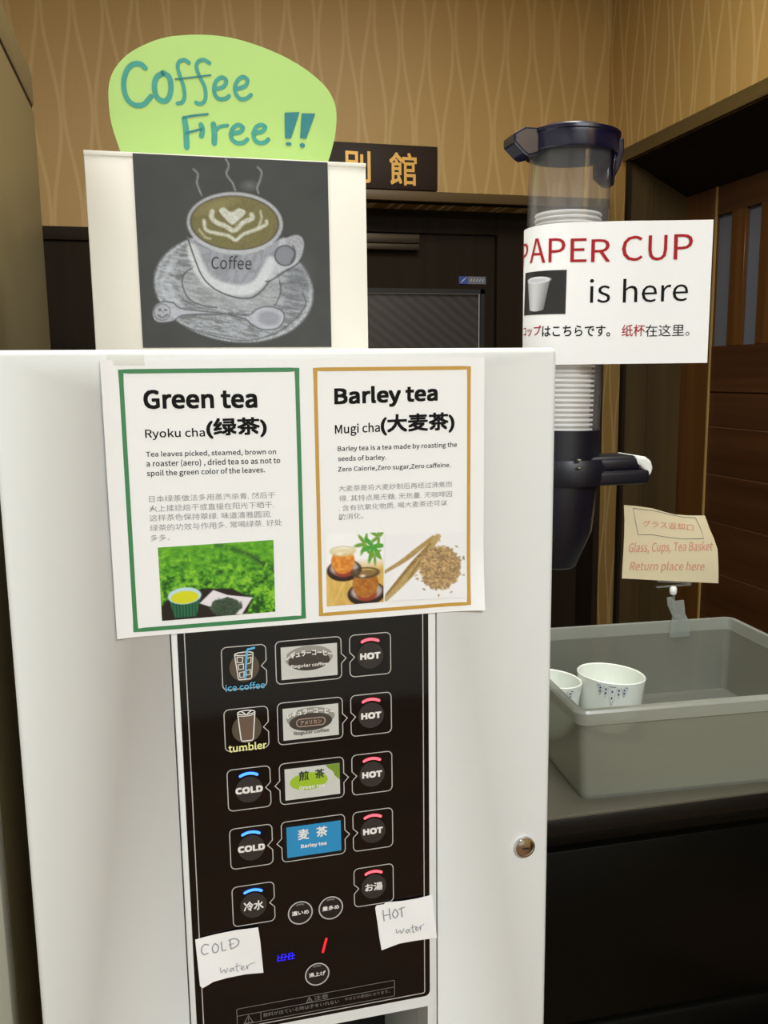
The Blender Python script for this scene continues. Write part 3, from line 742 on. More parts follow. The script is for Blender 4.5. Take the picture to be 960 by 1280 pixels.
# inner collar of the lid
# base
rb2 = R0 + .0005
g = G().lathe([(0, Z['tubeb'] - .006), (R0 - .004, Z['tubeb'] - .006), (R0 - .004, Z['tubeb'] + .001), (rb2, Z['tubeb'] + .001), (rb2 + .0006, Z['base1']), (rb2, Z['ringb']), (rb2 - .001, Z['ringb'] - .01), (rb2 - .004, Z['taper1']), (rb2 - .019, Z['bot']), (rb2 - .022, Z['bot'] - .002), (0, Z['bot'] - .002)], cc, 56)
obj('base', tl(g), M['navy_matt'], cd)
# bracket that clamps the base and carries the arm with the white end
zc1, zc0 = dz(571), dz(603)
zmid = (zc1 + zc0) / 2
g = G().lathe([(rb2 + .0008, zc0), (rb2 + .006, zc0 + .001), (rb2 + .0075, zc0 + .006), (rb2 + .0075, zc1 - .008), (rb2 + .005, zc1), (rb2 + .0008, zc1)], cc, 56, closed=True)
obj('clamp_ring', g, M['navy_matt'], cd, base=None)
arm_y = -.030
pa = at_px(756, 587, arm_y); pe = at_px(800, 585, arm_y)
hh = (at_px(780, 567, arm_y)[2] - at_px(780, 605, arm_y)[2])
g = G()
x0, x1 = cx + .01, at_px(806, 585, arm_y)[0]; zt_, zb_ = at_px(780, 569, arm_y)[2], at_px(780, 604, arm_y)[2]
zm_ = zt_ - (zt_ - zb_) * .55
g.box(x0, x1 - .010, DCY + arm_y - .012, DCY + arm_y + .034, zm_, zt_, bev=.006, seg=3)
g.box(x0 - .02, x1 - .002, DCY + arm_y - .015, DCY + arm_y + .036, zb_, zm_ + .002, bev=.004, seg=3)
arm = obj('arm', g, M['navy_matt'], cd)
xw = at_px(817, 585, arm_y)[0]; xw0 = at_px(797, 585, arm_y)[0]
pts = [at_px(*q, arm_y - .013) for q in ((795, 569), (808, 571), (815, 576), (817, 585), (815, 592), (811, 597), (808, 590), (802, 583), (797, 581))]
g = G().prism([(p[0], p[1], p[2]) for p in pts], (0, .044, 0))
obj('end_cap', g, M['white_plastic'], arm, label='white rounded end cap', bev=.003)
g = G()
for yy_, s_ in ((574.5, .0015), (584.5, .0012)):
    q = at_px(724, yy_, -.052); g.lathe([(0, -s_), (s_ * 2.2, -s_ * .4), (s_ * 2.2, s_ * .4), (0, s_)], q, 12)
obj('rivet', g, M['chrome'], cd)
# mounting bracket fixed to the tea machine's side
MX1 = on_y(697, 436, 0)[0]
g = G().box(MX1 - .0002, cx - rb2 - .0015, DCY - .02, DCY + .02, Z['taper1'] + .004, Z['ringb'] - .004).box(MX1 - .0002, MX1 + .004, DCY - .03, DCY + .03, Z['bot'], Z['base1'])
obj('wall_bracket', g, M['navy_matt'], cd)
# paper cups: one nested stack
RC = R0 - .0075
pitch = (dz(464) - dz(530)) / 11.0
z0 = Z['tubeb'] + .0025; zt_c = dz(267)
nc = int(round((zt_c - z0) / pitch)) + 1
def cup_mesh():
    r = RC; return G().lathe([(r - .0040, -.0040), (r - .0034, -.0028), (r - .0006, -.0026), (r, -.0014), (r - .0006, -.0002), (r - .0020, 0), (r - .0030, -.0010), (r - .0042, -.0042), (r * .70, -.072), (0, -.0725), (0, -.0735), (r * .70 + .0004, -.0732), (r - .0036, -.0046)], (0, 0, 0), 40)
proto = obj('paper_cup', cup_mesh(), M['cup_paper'], local=True)
lo_vis = dz(455)
ORD = 'lowest second third fourth fifth sixth seventh eighth ninth tenth eleventh twelfth thirteenth fourteenth fifteenth sixteenth'.split()
for i in range(nc):
    z = z0 + i * pitch + .0
    if i < 13: z = z0 + i * pitch
    o = proto if i == 0 else proto.copy()
    if i: C.objects.link(o)
    p = TI @ Vector((cx, DCY, z)); o.location = p; o.rotation_euler = (0, tilt, 0)
    if i == nc - 1: lb_ = 'topmost white paper cup in the clear tube, its whole rim showing above the sign'
    elif i == nc - 2: lb_ = 'white paper cup directly under the topmost one above the sign'
    elif i == 0: lb_ = 'lowest white paper cup of the stack, its rim just above the navy base'
    elif z <= lo_vis: lb_ = 'white paper cup whose rim is the %s one above the navy base' % ORD[i]
    else: lb_ = 'white paper cup nested in the tube behind the PAPER CUP sign'
    tag(o, lb_, 'cup', 'paper cups nested in the dispenser tube')
print('cups', nc, 'pitch', pitch)

# ---- sign wrapped on the tube
rs = R0 + .0035
A1 = math.radians(-16)             # where it leaves the tube, measured from the side facing the camera
A0 = math.radians(-118)
def bend(s):
    """s = 0 where the sheet leaves the tube; negative wraps round to the left"""
    if s <= 0:
        a = A1 + s / rs; return (cx + rs * math.sin(a), DCY - rs * math.cos(a)), (math.sin(a), -math.cos(a))
    t_ = (math.cos(A1), math.sin(A1)); n_ = (math.sin(A1), -math.cos(A1))
    wv = .0018 * math.sin(min(s, .10) / .10 * math.pi) ** 2
    return (cx + rs * math.sin(A1) + t_[0] * s + n_[0] * wv, DCY - rs * math.cos(A1) + t_[1] * s + n_[1] * wv), n_
def sfn(u, v, h):
    p, n_ = bend(u); return (p[0] + n_[0] * h, p[1] + n_[1] * h, v)
SG = Surf(sfn, (0.05, H + .08))
tr_ = SG.inv(893, 274.5); br_ = SG.inv(883, 453.5)
s1 = (tr_[0] + br_[0]) / 2; s0 = (A0 - A1) * rs; v1, v0 = tr_[1], br_[1]
print('SIGN', s1 - s0, v1 - v0)
sg = thing('paper_cup_sign', 'white paper sign reading PAPER CUP is here wrapped on the clear tube', 'sign', tuple(SG(s1 / 2, v0)))
obj('paper', sheet(SG, s0, v0, s1, v1, 60, 10), M['paper'], sg)
z1 = zpx(620, 100, 960 / 340)
def tz(s, bl, br, tl_, **k):
    g = G(); text_px(g, SG, s, z1(*bl), z1(*br), z1(*tl_), **k); return g
g = G()
for s, a, b, c in (('R', (335, 643), (402, 641), (335, 563)), ('E', (262, 643), (319, 642), (262, 560)), ('P', (186, 644), (244, 643), (186, 560)), ('A', (121, 647), (175, 645), (121, 562)),
                   ('C', (443, 640), (517, 638), (443, 551)), ('U', (536, 638), (602, 636), (536, 549)), ('P', (626, 634), (692, 632), (626, 545))):
    text_px(g, SG, s, z1(*a), z1(*b), z1(*c), bold=-.002, h=.0007)
ua = SG.inv(*z1(125, 640))[0]
up = SG.inv(*z1(186, 644)); vp = SG.inv(*z1(186, 560))[1]
wP = SG.inv(*z1(692, 632))[0] - SG.inv(*z1(626, 634))[0]
text(g, SG, 'P', ua - .0062 - wP, up[1], ua - .0062, vp, bold=-.002, h=.0007)
obj('red_lettering', g, M['red_ink'], sg, label='large red letters PAPER CUP')
g = G()
text_px(g, SG, 'is', z1(330, 788), z1(402, 786), z1(330, 703), bold=-.004)
text_px(g, SG, 'here', z1(447, 787), z1(676, 780), z1(447, 702), bold=-.004)
text_px(g, SG, 'はこちらです。', z1(163, 907), z1(402, 905), z1(163, 868), bold=.010)
text_px(g, SG, '在这里。', z1(526, 906), z1(682, 903), z1(526, 864), bold=.0)
obj('black_lettering', g, M['ink'], sg)
g = G()
text_px(g, SG, 'コップ', z1(98, 906), z1(160, 903), z1(98, 870), bold=.008)
text_px(g, SG, '纸杯', z1(443, 906), z1(524, 904), z1(443, 864), bold=.004)
obj('red_lettering', g, M['red_ink'], sg)
def cuppic(X, Y):
    img = np.zeros(X.shape + (3,)) + np.array([34, 34, 36]); x, y = X, Y
    top, bot = .15, .90; hw = .285 - .115 * np.clip((y - top) / (bot - top), 0, 1); cx_ = .42
    body = (np.abs(x - cx_) < hw) & (y > top + .05) & (y < bot + .06 * np.sqrt(np.clip(1 - ((x - cx_) / .19) ** 2, 0, 1)) - .04)
    sh = 205 - 60 * np.abs((x - cx_ + .06) / hw) ** 1.6
    img = np.where(body[..., None], np.stack([sh, sh, sh + 4], -1), img)
    img = over(img, sst(ell(x, y, cx_, top + .05, .29, .075), .02), (238, 238, 242))
    img = over(img, sst(ell(x, y, cx_, top + .06, .245, .05), .02), (196, 196, 204)); return img
q = [SG.inv(*z1(*p)) for p in ((105, 682), (250, 670), (245, 826), (100, 832))]
picture('cup_picture', SG, q, 110, 110, cuppic, sg, M['print'])

# ---- return notice held by a clip on the tub's far rim
cr_u = tubpt(TW * .70, TD - .004, TH)
yN = on_z(848, 775, zr)[1]
clipx = on_y(848, 775, yN)[0]
ck = thing('sign_clip', 'clear plastic clip with white ball joint gripping the tub far rim', 'clip', (clipx, yN, zr - .02))
def cp(x, y, off=0): return on_y(x, y, yN + off)
k_ = zpx(680, 740, 960 / 280)
outer = [k_(*p) for p in ((530, 25), (548, 22), (560, 40), (600, 35), (606, 95), (625, 130), (624, 190), (540, 196), (545, 150), (553, 105), (533, 60))]
g = G(); 
for dy in (-.010, .004):
    g.prism([tuple(cp(*p, dy)) for p in outer], (0, .0022, 0))
g.box(cp(846, 768)[0] - .004, cp(846, 768)[0] + .004, yN - .010, yN + .006, cp(846, 768)[2] - .003, cp(846, 768)[2])
obj('clip_jaw', g, M['clear'], ck)
b0 = cp(841.5, 738)
g = G().lathe([(.0001, -.006), (.0042, -.0055), (.0052, -.002), (.0052, .003), (.0035, .0058), (.0001, .006)], b0, 20)
obj('ball_joint', g, M['white_plastic'], ck, label='white ball joint')
g = G().tube([cp(842, 744), cp(842, 756), cp(845, 764)], .0022, 10)
obj('neck', g, M['clear'], ck)
n5 = zpx(760, 620, 6.0)
q0, q1 = n5(372, 645), n5(625, 660); t0 = n5(372, 585)
a, b, c = cp(*q0), cp(*q1), cp(*t0)
g = G().prism([tuple(a), tuple(b), (b[0], b[1], b[2] + (c[2] - a[2])), tuple(c)], (0, .0012, 0)); g2 = G()
for v in range(len(g.v)): pass
g.box(a[0], b[0], yN - .0002, yN + .004, min(a[2], b[2]) - .002, min(a[2], b[2]) - .0002)
obj('sign_holder', g, M['clear'], ck)
def ndisp(u, v):           # the note bows: its top leans back on the right
    uu = (u - nx0) / (nx1 - nx0); vv = (v - nz0) / (nz1 - nz0); return -.010 * vv * vv * uu - .004 * math.sin(uu * 3.1) * vv + .0
nz0 = cp(*n5(105, 618))[2]; nz1 = cp(*n5(120, 68))[2]; nx0 = cp(*n5(105, 618))[0]; nx1 = cp(*n5(828, 655))[0]
NP = Surf(lambda u, v, h: (u, yN - .0008 - h - ndisp(u, v), v), (nx0, nz0))
ol = [NP.inv(*n5(*p)) for p in ((105, 618), (460, 637), (828, 655), (828, 520), (822, 400), (795, 320), (760, 240), (727, 147), (600, 146), (500, 138), (420, 118), (330, 92), (220, 76), (120, 68), (124, 180), (122, 300), (116, 420), (108, 540))]
nt_ = thing('return_notice', 'cream handwritten notice about returning cups clipped above the tub', 'sign', tuple(NP(*ol[0])))
obj('paper', outline_sheet(NP, ol, cuts=3), M['note_paper'], nt_)
g = G()
fr_ = [(188, 92), (330, 108), (440, 132), (560, 158), (655, 163), (690, 235), (718, 318), (560, 322), (440, 308), (330, 290), (225, 290), (205, 190)]
ribbon(g, NP, [n5(*p) for p in fr_], .0007, .0004, closed=True, px=True)
obj('frame_line', g, M['pencil_dark'], nt_, label='thin dark green hand-drawn frame')
g = G()
text_px(g, NP, 'グラス返却口', n5(258, 228), n5(640, 262), n5(258, 178), bold=0, h=.0006)
text_px(g, NP, 'Glass, Cups, Tea Basket', n5(155, 442), n5(785, 428), n5(155, 350), bold=-.006, shear=.2, h=.0006)
text_px(g, NP, 'Return place here', n5(160, 575), n5(720, 575), n5(160, 490), bold=-.006, shear=.2, h=.0006)
obj('handwriting', g, M['red_pen'], nt_, label='faint red handwriting')

# ================================================================ THE TEA DISPENSER
MX0 = -.1185; MZ1 = H + .0215 * .674 / .674 * 1.0
MZ1 = on_y(350, 436, 0)[2]; MX0 = on_y(30, 1000, 0)[0]; MX0 = (MX0 + on_y(52, 1280, 0)[0]) / 2
MX1 = on_y(697, 436, 0)[0] ; MZ0 = .70; MD = .46
def mm(x, z): return (x / 1000.0, H + z / 1000.0)
md = thing('tea_dispenser', 'white hot and cold tea and coffee dispenser with black button panel', 'dispenser', ((MX0 + MX1) / 2, MD / 2, MZ0))
def cut(o, boxes):
    for i, bx_ in enumerate(boxes):
        c = obj('cutter', G().box(*bx_), M['matt_black'])
        m = o.modifiers.new('cut', 'BOOLEAN'); m.operation = 'DIFFERENCE'; m.object = c; m.solver = 'EXACT'
        bpy.context.view_layer.update()
        me = bpy.data.meshes.new_from_object(o.evaluated_get(bpy.context.evaluated_depsgraph_get()))
        o.modifiers.clear(); old = o.data; o.data = me; me.name = o.name; bpy.data.meshes.remove(old)
        bpy.data.objects.remove(c)
    return o
PX0, PX1, PZ1, PZ0 = -.0045, .2130, H - .028, H - .745
dr = obj('front_door', G().box(MX0, MX1, 0, .030, MZ0, MZ1, bev=.0045, seg=3), M['enamel'], md)
cut(dr, [(PX0, PX1, -.01, .05, PZ0, PZ1)])
nx_0, nx_1, nz_0, nz_1 = .004, .2035, H - .735, H - .5605
body = obj('body', G().box(MX0 + .004, MX1 - .004, .033, MD, MZ0, MZ1 - .004, bev=.004), M['enamel'], md)
cut(body, [(nx_0, nx_1, .02, .17, nz_0, nz_1)])
mod = obj('panel_frame', G().box(PX0 + .0009, PX1 - .0009, .0004, .032, PZ0 + .0009, PZ1 - .0009, bev=.0012, seg=2), M['enamel'], md)
cut(mod, [(nx_0, nx_1, -.01, .06, nz_0, nz_1)])
g = G().box(nx_0, nx_1, .165, .169, nz_0, nz_1).box(nx_0 + .012, nx_1 - .012, .03, .164, nz_1 - .006, nz_1 - .001).box(nx_0, nx_1, .03, .164, nz_0, nz_0 + .004)
obj('niche_lining', g, M['matt_black'], md)
g = G().tube([(.10, .09, nz_1 - .005), (.10, .09, nz_1 - .03)], .008, 16).tube([(.07, .09, nz_1 - .005), (.07, .09, nz_1 - .03)], .006, 16)
obj('nozzle', g, M['enamel_dark'], md)
st_ = obj('base_cabinet', G().box(MX0 + .006, MX1 - .006, .02, MD - .01, 0, MZ0 - .001, bev=.003), M['matt_black'])
tag(st_, 'black base cabinet under the white tea dispenser', 'cabinet')
# black glass panel, rounded at its lower corners
gx0, gx1, gz0, gz1 = .0012, .2052, H - .5495, H - .034
ol = rrect(gx0, gz0, gx1, gz1, .005)
g = G().prism([(u, -.0006, v) for u, v in ol], (0, .0016, 0))
obj('control_panel', g, M['black_glass'], md)
PS = plane_y(-.0007)
LW = .00078
# thin frame line
bp_ = obj('panel_line', (lambda g: (ribbon(g, PS, rrect(.0067, H - .5458, .2003, H - .040, .0015, 2), .0008, .0002, closed=True), g)[1])(G()), M['line_grey'], md)

def outline(cx_, cz_, x0, x1, z0, z1, left=None, right=None):
    """rounded frame line with arrow notches; left / right: 'in', 'out' or None"""
    r = .004; pts = []
    def arc(ax, az, a0):
        return [(ax + r * math.cos(math.radians(a0 + 90 * k / 4)), az + r * math.sin(math.radians(a0 + 90 * k / 4))) for k in range(5)]
    pts += arc(x0 + r, z0 + r, 180) + arc(x1 - r, z0 + r, 270)
    if right:
        d = -.0040 if right == 'in' else .0040; pts += [(x1, cz_ - .0042), (x1 + d, cz_), (x1, cz_ + .0042)]
    pts += arc(x1 - r, z1 - r, 0) + arc(x0 + r, z1 - r, 90)
    if left:
        d = .0040 if left == 'in' else -.0040; pts += [(x0, cz_ + .0042), (x0 + d, cz_), (x0, cz_ - .0042)]
    g = G(); ribbon(g, PS, pts, LW, .0002, closed=True); return g
def disc_obj(name, cx_, cz_, r, m, parent, th=.0005):
    g = G(); n = 40; pts = [(cx_ + r * math.cos(2 * math.pi * k / n), -.0007, cz_ + r * math.sin(2 * math.pi * k / n)) for k in range(n)]
    g.prism(pts, (0, -th, 0)); return obj(name, g, m, parent)
HB = plane_y(-.0012)
rows = [-228.3, -280.0, -332.2, -383.4, -435.0]
M['disc_brown'] = mat('button_disc_brown', rgb(84, 74, 60), 0.4)
M['ice_blue'] = mat('ice_blue_print', rgb(92, 178, 222), 0.5)
M['pale_yellow'] = mat('pale_yellow_print', rgb(238, 236, 160), 0.5)
M['tumbler_brown'] = mat('tumbler_brown_print', rgb(104, 84, 70), 0.5)
def button(x, z, txt, side, led, lbl, w=.0174, hgt=.0058, bold=.07):
    cx_, cz_ = mm(x, z)
    b = disc_obj('button', cx_, cz_, .0110, M['disc_grey'], md); b['label'] = lbl
    x0, x1 = (cx_ - .0172, cx_ + .0174)
    obj('outline', outline(cx_, cz_, x0, x1, cz_ - .0168, cz_ + .0187, left='in' if side == 'left' else None, right='in' if side == 'right' else None), M['line_grey'], b)
    g = G(); text(g, HB, txt, cx_ - w / 2, cz_ - hgt / 2, cx_ + w / 2, cz_ + hgt / 2, bold=bold, h=.0003); obj('lettering', g, M['print_white'], b)
    g = G(); ribbon(g, PS, [(cx_ + .0142 * math.sin(a), cz_ + .0142 * math.cos(a)) for a in np.linspace(-.50, .50, 11)], .0023, .0006); obj('indicator_light', g, M[led], b)
    return b
for i, (z, s) in enumerate(zip(rows, ('HOT', 'HOT', 'HOT', 'HOT', 'お湯'))):
    nm = ['top', 'second', 'third', 'fourth', 'lowest'][i]
    if s == 'HOT': button(155, z, s, 'left', 'led_red', '%s of the round HOT buttons with a red light' % nm)
    else: button(155, z, s, 'left', 'led_red', 'round hot water button with a red light', w=.0155, hgt=.0075, bold=.02)
button(52, rows[2], 'COLD', 'right', 'led_blue', 'upper round COLD button with a blue light', w=.0222, bold=.07)
button(52, rows[3], 'COLD', 'right', 'led_blue', 'lower round COLD button with a blue light', w=.0222, bold=.07)
button(52, rows[4], '冷水', 'right', 'led_blue', 'round cold water button with a blue light', w=.0165, hgt=.0085, bold=.02)

def pictured(z, icon):
    cx_, cz_ = mm(52, z)
    b = disc_obj('button', cx_, cz_, .0118, M['disc_brown'], md)
    b['label'] = 'ice coffee button with a drawn glass and blue straw' if icon == 'ice' else 'tumbler button with a drawn brown tumbler'
    obj('outline', outline(cx_, cz_, cx_ - .0176, cx_ + .0174, cz_ - .0176, cz_ + .0176, right='in'), M['line_grey'], b)
    def q(*p): return [(cx_ + a / 1000, cz_ + c / 1000) for a, c in p]
    if icon == 'ice':
        g = G(); lw = .00075
        ribbon(g, HB, q((-7.4, 11.2), (-5.2, -8.6), (-4.6, -9.8), (4.6, -9.8), (5.4, -8.4), (7.2, 11.6)), lw, .0003)
        ribbon(g, HB, [(cx_ + .0073 * math.cos(a), cz_ + .0113 + .0014 * math.sin(a)) for a in np.linspace(0, 2 * math.pi, 25)[:-1]], lw, .0003, closed=True)
        for p in (((-5.6, 9), (-1, 8.4), (-1.6, 4), (-5.6, 4.6)), ((1.2, 7), (5.6, 8), (5.2, 3.4), (1.6, 2.6)), ((-5, 2.6), (-.6, 3), (-.9, -1.2), (-4.6, -1.4)), ((1.2, -2.8), (4.6, -2), (4.4, -6), (1.4, -6.6)), ((-4.2, -4), (-.4, -3.4), (-.8, -7.8), (-3.8, -8))):
            ribbon(g, HB, q(*p), .0006, .0003, closed=True)
        obj('glass_drawing', g, M['print_white'], b)
        g = G(); ribbon(g, HB, q((.2, -8.4), (2.4, 13.6), (3.0, 14.6), (8.2, 15.6)), .0017, .0005); obj('straw_drawing', g, M['ice_blue'], b)
        g = G(); text(g, HB, 'ice coffee', cx_ - .0156, cz_ - .0186, cx_ + .0156, cz_ - .0126, bold=.012, h=.0006); obj('lettering', g, M['ice_blue'], b)
    else:
        g = G(); ol = q((-6.4, 11.6), (6.4, 11.6), (4.6, -8.6), (3.6, -9.6), (-3.6, -9.6), (-4.6, -8.6))
        g.add([HB(u, v, .0002) for u, v in ol], [list(range(len(ol)))]); obj('tumbler_fill', g, M['tumbler_brown'], b)
        g = G(); lw = .00085
        ribbon(g, HB, q((-6.9, 14), (-4.9, -8.4), (-3.8, -9.9), (3.8, -9.9), (4.9, -8.4), (6.9, 14)), lw, .0003)
        ribbon(g, HB, [(cx_ + .0069 * math.cos(a), cz_ + .0141 + .0017 * math.sin(a)) for a in np.linspace(0, 2 * math.pi, 25)[:-1]], lw, .0003, closed=True)
        ribbon(g, HB, q((-6.0, 11.6), (-2, 11.1), (2, 11.1), (6.0, 11.6)), .0006, .0003)
        ribbon(g, HB, q((-3.6, 14.8), (-1.2, 13.4)), .0008, .0003); ribbon(g, HB, q((3.6, 14.8), (1.2, 13.4)), .0008, .0003)
        obj('tumbler_drawing', g, M['print_white'], b)
        g = G(); text(g, HB, 'tumbler', cx_ - .0152, cz_ - .0182, cx_ + .0152, cz_ - .0115, bold=.022, h=.0006); obj('lettering', g, M['pale_yellow'], b)
pictured(rows[0], 'ice'); pictured(rows[1], 'tumbler')

# drink name cards behind their frames
M['card_white'] = mat('menu_card_white', rgb(205, 206, 200), 0.35)
M['card_grey'] = mat('menu_card_grey', rgb(150, 146, 138), 0.35)
M['card_dark'] = mat('menu_card_dark', rgb(66, 60, 56), 0.35)
M['card_blue'] = mat('menu_card_blue', rgb(44, 142, 196), 0.35)
M['lime'] = mat('menu_card_lime', rgb(158, 190, 46), 0.35)
M['lime_dark'] = mat('menu_card_leaf_green', rgb(120, 150, 50), 0.35)
M['card_text_dark'] = mat('menu_text_dark', rgb(50, 62, 44), 0.4)
M['card_brown'] = mat('menu_text_brown', rgb(190, 160, 138), 0.4)
M['recess'] = mat('card_recess_black', rgb(10, 10, 10), 0.3)
CS = plane_y(-.0011)
def el(cx_, cz_, rx, rz, h, n=40):
    g = G(); disc(g, CS, (cx_, cz_), rx, h, n, ry=rz); return g
def card(i):
    cx_, cz_ = mm(104.1, rows[i]); x0, x1, z0, z1 = cx_ - .0228, cx_ + .0232, cz_ - .0137, cz_ + .0135
    base_m = [M['card_white'], M['card_white'], M['card_white'], M['card_blue']][i]
    c = obj('menu_card', G().box(x0, x1, -.0010, -.0006, z0, z1), base_m, md)
    c['label'] = ['regular coffee drink card', 'American coffee drink card', 'green tea drink card', 'blue barley tea drink card'][i]
    obj('outline', outline(cx_, cz_, cx_ - .0270, cx_ + .0266, cz_ - .0170, cz_ + .0187, left='out' if i > 1 else None, right='out'), M['line_grey'], c)
    g = G(); ribbon(g, PS, rrect(x0 - .0012, z0 - .0012, x1 + .0012, z1 + .0012, .002), .0026, .0001, closed=True); obj('recess_edge', g, M['recess'], c)
    def arch(x, y, a, b): return (x, y + .0028 * (1 - (2 * a - 1) ** 2))
    def arched(g, s, w, z, hh, **k): text(g, CS, s, cx_ - w / 2, z, cx_ + w / 2, z + hh, warp=arch, **k)
    if i == 0:
        obj('oval', el(cx_, cz_ + .001, .0198, .0118, .0001), M['card_white'], c)
        obj('oval_shade', el(cx_, cz_ + .0035, .0196, .0098, .0002), M['card_grey'], c)
        obj('dark_oval', el(cx_, cz_ + .0006, .0170, .0080, .0003), M['card_dark'], c)
        g = G(); arched(g, 'レギュラーコーヒー', .0385, cz_ + .0022, .0054, bold=.03, h=.0005); text(g, CS, 'Regular coffee', cx_ - .0150, cz_ - .0050, cx_ + .0150, cz_ - .0014, bold=.02, h=.0005)
        obj('lettering', g, M['print_white'], c)
    elif i == 1:
        obj('oval', el(cx_, cz_ + .002, .0212, .0108, .0001), M['card_white'], c)
        obj('oval_shade', el(cx_, cz_ + .0040, .0200, .0086, .0002), M['card_grey'], c)
        d_ = obj('dark_oval', el(cx_, cz_ + .0004, .0178, .0076, .0003), M['card_dark'], c)
        g = G(); arched(g, 'レギュラーコーヒー', .0385, cz_ + .0046, .0050, bold=.03, h=.0005); obj('lettering', g, M['print_white'], c)
        g = G(); ribbon(g, CS, rrect(cx_ - .0118, cz_ - .0030, cx_ + .0118, cz_ + .0034, .003), .0007, .0005, closed=True); text(g, CS, 'アメリカン', cx_ - .0088, cz_ - .0016, cx_ + .0088, cz_ + .0020, bold=.02, h=.0005)
        obj('lettering', g, M['card_brown'], c)
        g = G(); text(g, CS, 'Regular coffee', cx_ - .0140, cz_ - .0106, cx_ + .0150, cz_ - .0066, bold=.01, h=.0005); obj('lettering', g, M['card_dark'], c)
    elif i == 2:
        g = G(); ol = [(x1, z1), (x1 - .012, z1), (x1 - .005, cz_ + .004), (x1, cz_ - .001)]; g.add([CS(u, v, .0001) for u, v in ol], [[0, 1, 2, 3]]); obj('leaf_corner', g, M['lime_dark'], c)
        obj('oval', el(cx_ - .002, cz_ + .0038, .0205, .0098, .0002), M['card_white'], c)
        obj('lime_oval', el(cx_ - .003, cz_ + .0012, .0158, .0076, .0003), M['lime'], c)
        g = G(); text(g, CS, '煎', cx_ - .0112, cz_ + .0022, cx_ - .0028, cz_ + .0106, bold=.02, h=.0005); text(g, CS, '茶', cx_ + .0022, cz_ + .0026, cx_ + .0102, cz_ + .0108, bold=.02, h=.0005); obj('lettering', g, M['card_text_dark'], c)
        g = G(); text(g, CS, 'Green tea', cx_ - .0112, cz_ - .0056, cx_ + .0100, cz_ - .0022, bold=.03, h=.0005); obj('lettering', g, M['print_white'], c)
    else:
        g = G(); text(g, CS, '麦', cx_ - .0135, cz_ + .0012, cx_ - .0040, cz_ + .0106, bold=.02, h=.0005); text(g, CS, '茶', cx_ + .0020, cz_ + .0016, cx_ + .0116, cz_ + .0108, bold=.02, h=.0005)
        text(g, CS, 'Barley tea', cx_ - .0112, cz_ - .0072, cx_ + .0106, cz_ - .0028, bold=.03, h=.0005); obj('lettering', g, M['print_white'], c)
for i in range(4): card(i)

def small_button(x, z, s, lbl, w=.0145):
    cx_, cz_ = mm(x, z)
    b = disc_obj('small_button', cx_, cz_, .0100, mat('small_button_dark', rgb(34, 31, 31), .3), md, .0003); b['label'] = lbl
    g = G(); ribbon(g, HB, [(cx_ + .0101 * math.cos(a), cz_ + .0101 * math.sin(a)) for a in np.linspace(0, 2 * math.pi, 41)[:-1]], .0011, .0003, closed=True)
    obj('ring', g, M['line_grey'], b)
    g = G(); ribbon(g, HB, [(cx_ + .0079 * math.sin(a), cz_ + .0079 * math.cos(a)) for a in np.linspace(-.42, .42, 7)], .0013, .0003, round_caps=False); obj('indicator_light', g, M['enamel_dark'], b)
    g = G(); text(g, HB, s, cx_ - w / 2, cz_ - .0020, cx_ + w / 2, cz_ + .0022, bold=.02, h=.0003); obj('lettering', g, M['print_white'], b)
small_button(90.8, -448.3, '濃いめ', 'small ringed button left of its twin under the barley tea card')
small_button(117.0, -448.3, '量多め', 'small ringed button right of its twin under the barley tea card')
small_button(103.8, -508.2, '沸上げ', 'single small ringed button below the red digit')
g = G(); a = PS.inv(403.5, 1190); b = PS.inv(408, 1173)
dx = b[0] - a[0]; h1 = b[1] - a[1]
for k in (0, 1): ribbon(g, PS, [(a[0] + dx * (.52 * k + .02), a[1] + h1 * (.52 * k + .02)), (a[0] + dx * (.52 * k + .46), a[1] + h1 * (.52 * k + .46))], .0020, .0002)
obj('red_digit', g, M['digit_red'], md, label='glowing red digit 1')
g = G()
bx_ = PS.inv(347, 1201.5); 
for k in range(5):
    x = bx_[0] + k * .0031; z = bx_[1]
    ribbon(g, PS, [(x, z), (x + .0006, z + .0055)], .0008, .0002)
    if k != 2: ribbon(g, PS, [(x, z + .0002), (x + .0019, z + .0002)], .0007, .0002)
    ribbon(g, PS, [(x + .0004, z + .003), (x + .0022, z + .003)], .0007, .0002)
    if k % 2: ribbon(g, PS, [(x + .0006, z + .0055), (x + .0024, z + .0055)], .0007, .0002)
obj('blue_display', g, M['digit_blue'], md, label='small glowing blue clock digits')
# caution label at the foot of the panel
g = G(); wx0, wx1, wz0, wz1 = .0345, .1724, H - .5432, H - .5278
ribbon(g, PS, rrect(wx0, wz0, wx1, wz1, .001, 2), .0005, .0002, closed=True)
ribbon(g, PS, [(wx0, H - .5345), (wx1, H - .5345)], .0005, .0002); ribbon(g, PS, [(.0545, wz0), (.0545, H - .5345)], .0005, .0002)
for cx_, zb_, s_ in ((.0965, H - .5338, .0048), (.0440, H - .5425, .0066)):
    ribbon(g, PS, [(cx_ - s_ * .55, zb_), (cx_ + s_ * .55, zb_), (cx_, zb_ + s_)], .0007, .0002, closed=True)
    ribbon(g, PS, [(cx_, zb_ + s_ * .7), (cx_, zb_ + s_ * .38)], .0006, .0002); disc(g, PS, (cx_, zb_ + s_ * .2), .0004, .0002, 8)
cl_ = obj('caution_label', g, M['enamel_dark'], md)
g = G(); text(g, PS, '注意', .1005, H - .5335, .1130, H - .5290, h=.0002); text(g, PS, '飲料が出ている時は手をいれない', .0565, H - .5400, .1225, H - .5362, h=.0002); text(g, PS, 'やけどの原因になります。', .1275, H - .5392, .1680, H - .5362, h=.0002)
obj('lettering', g, M['enamel_dark'], cl_)
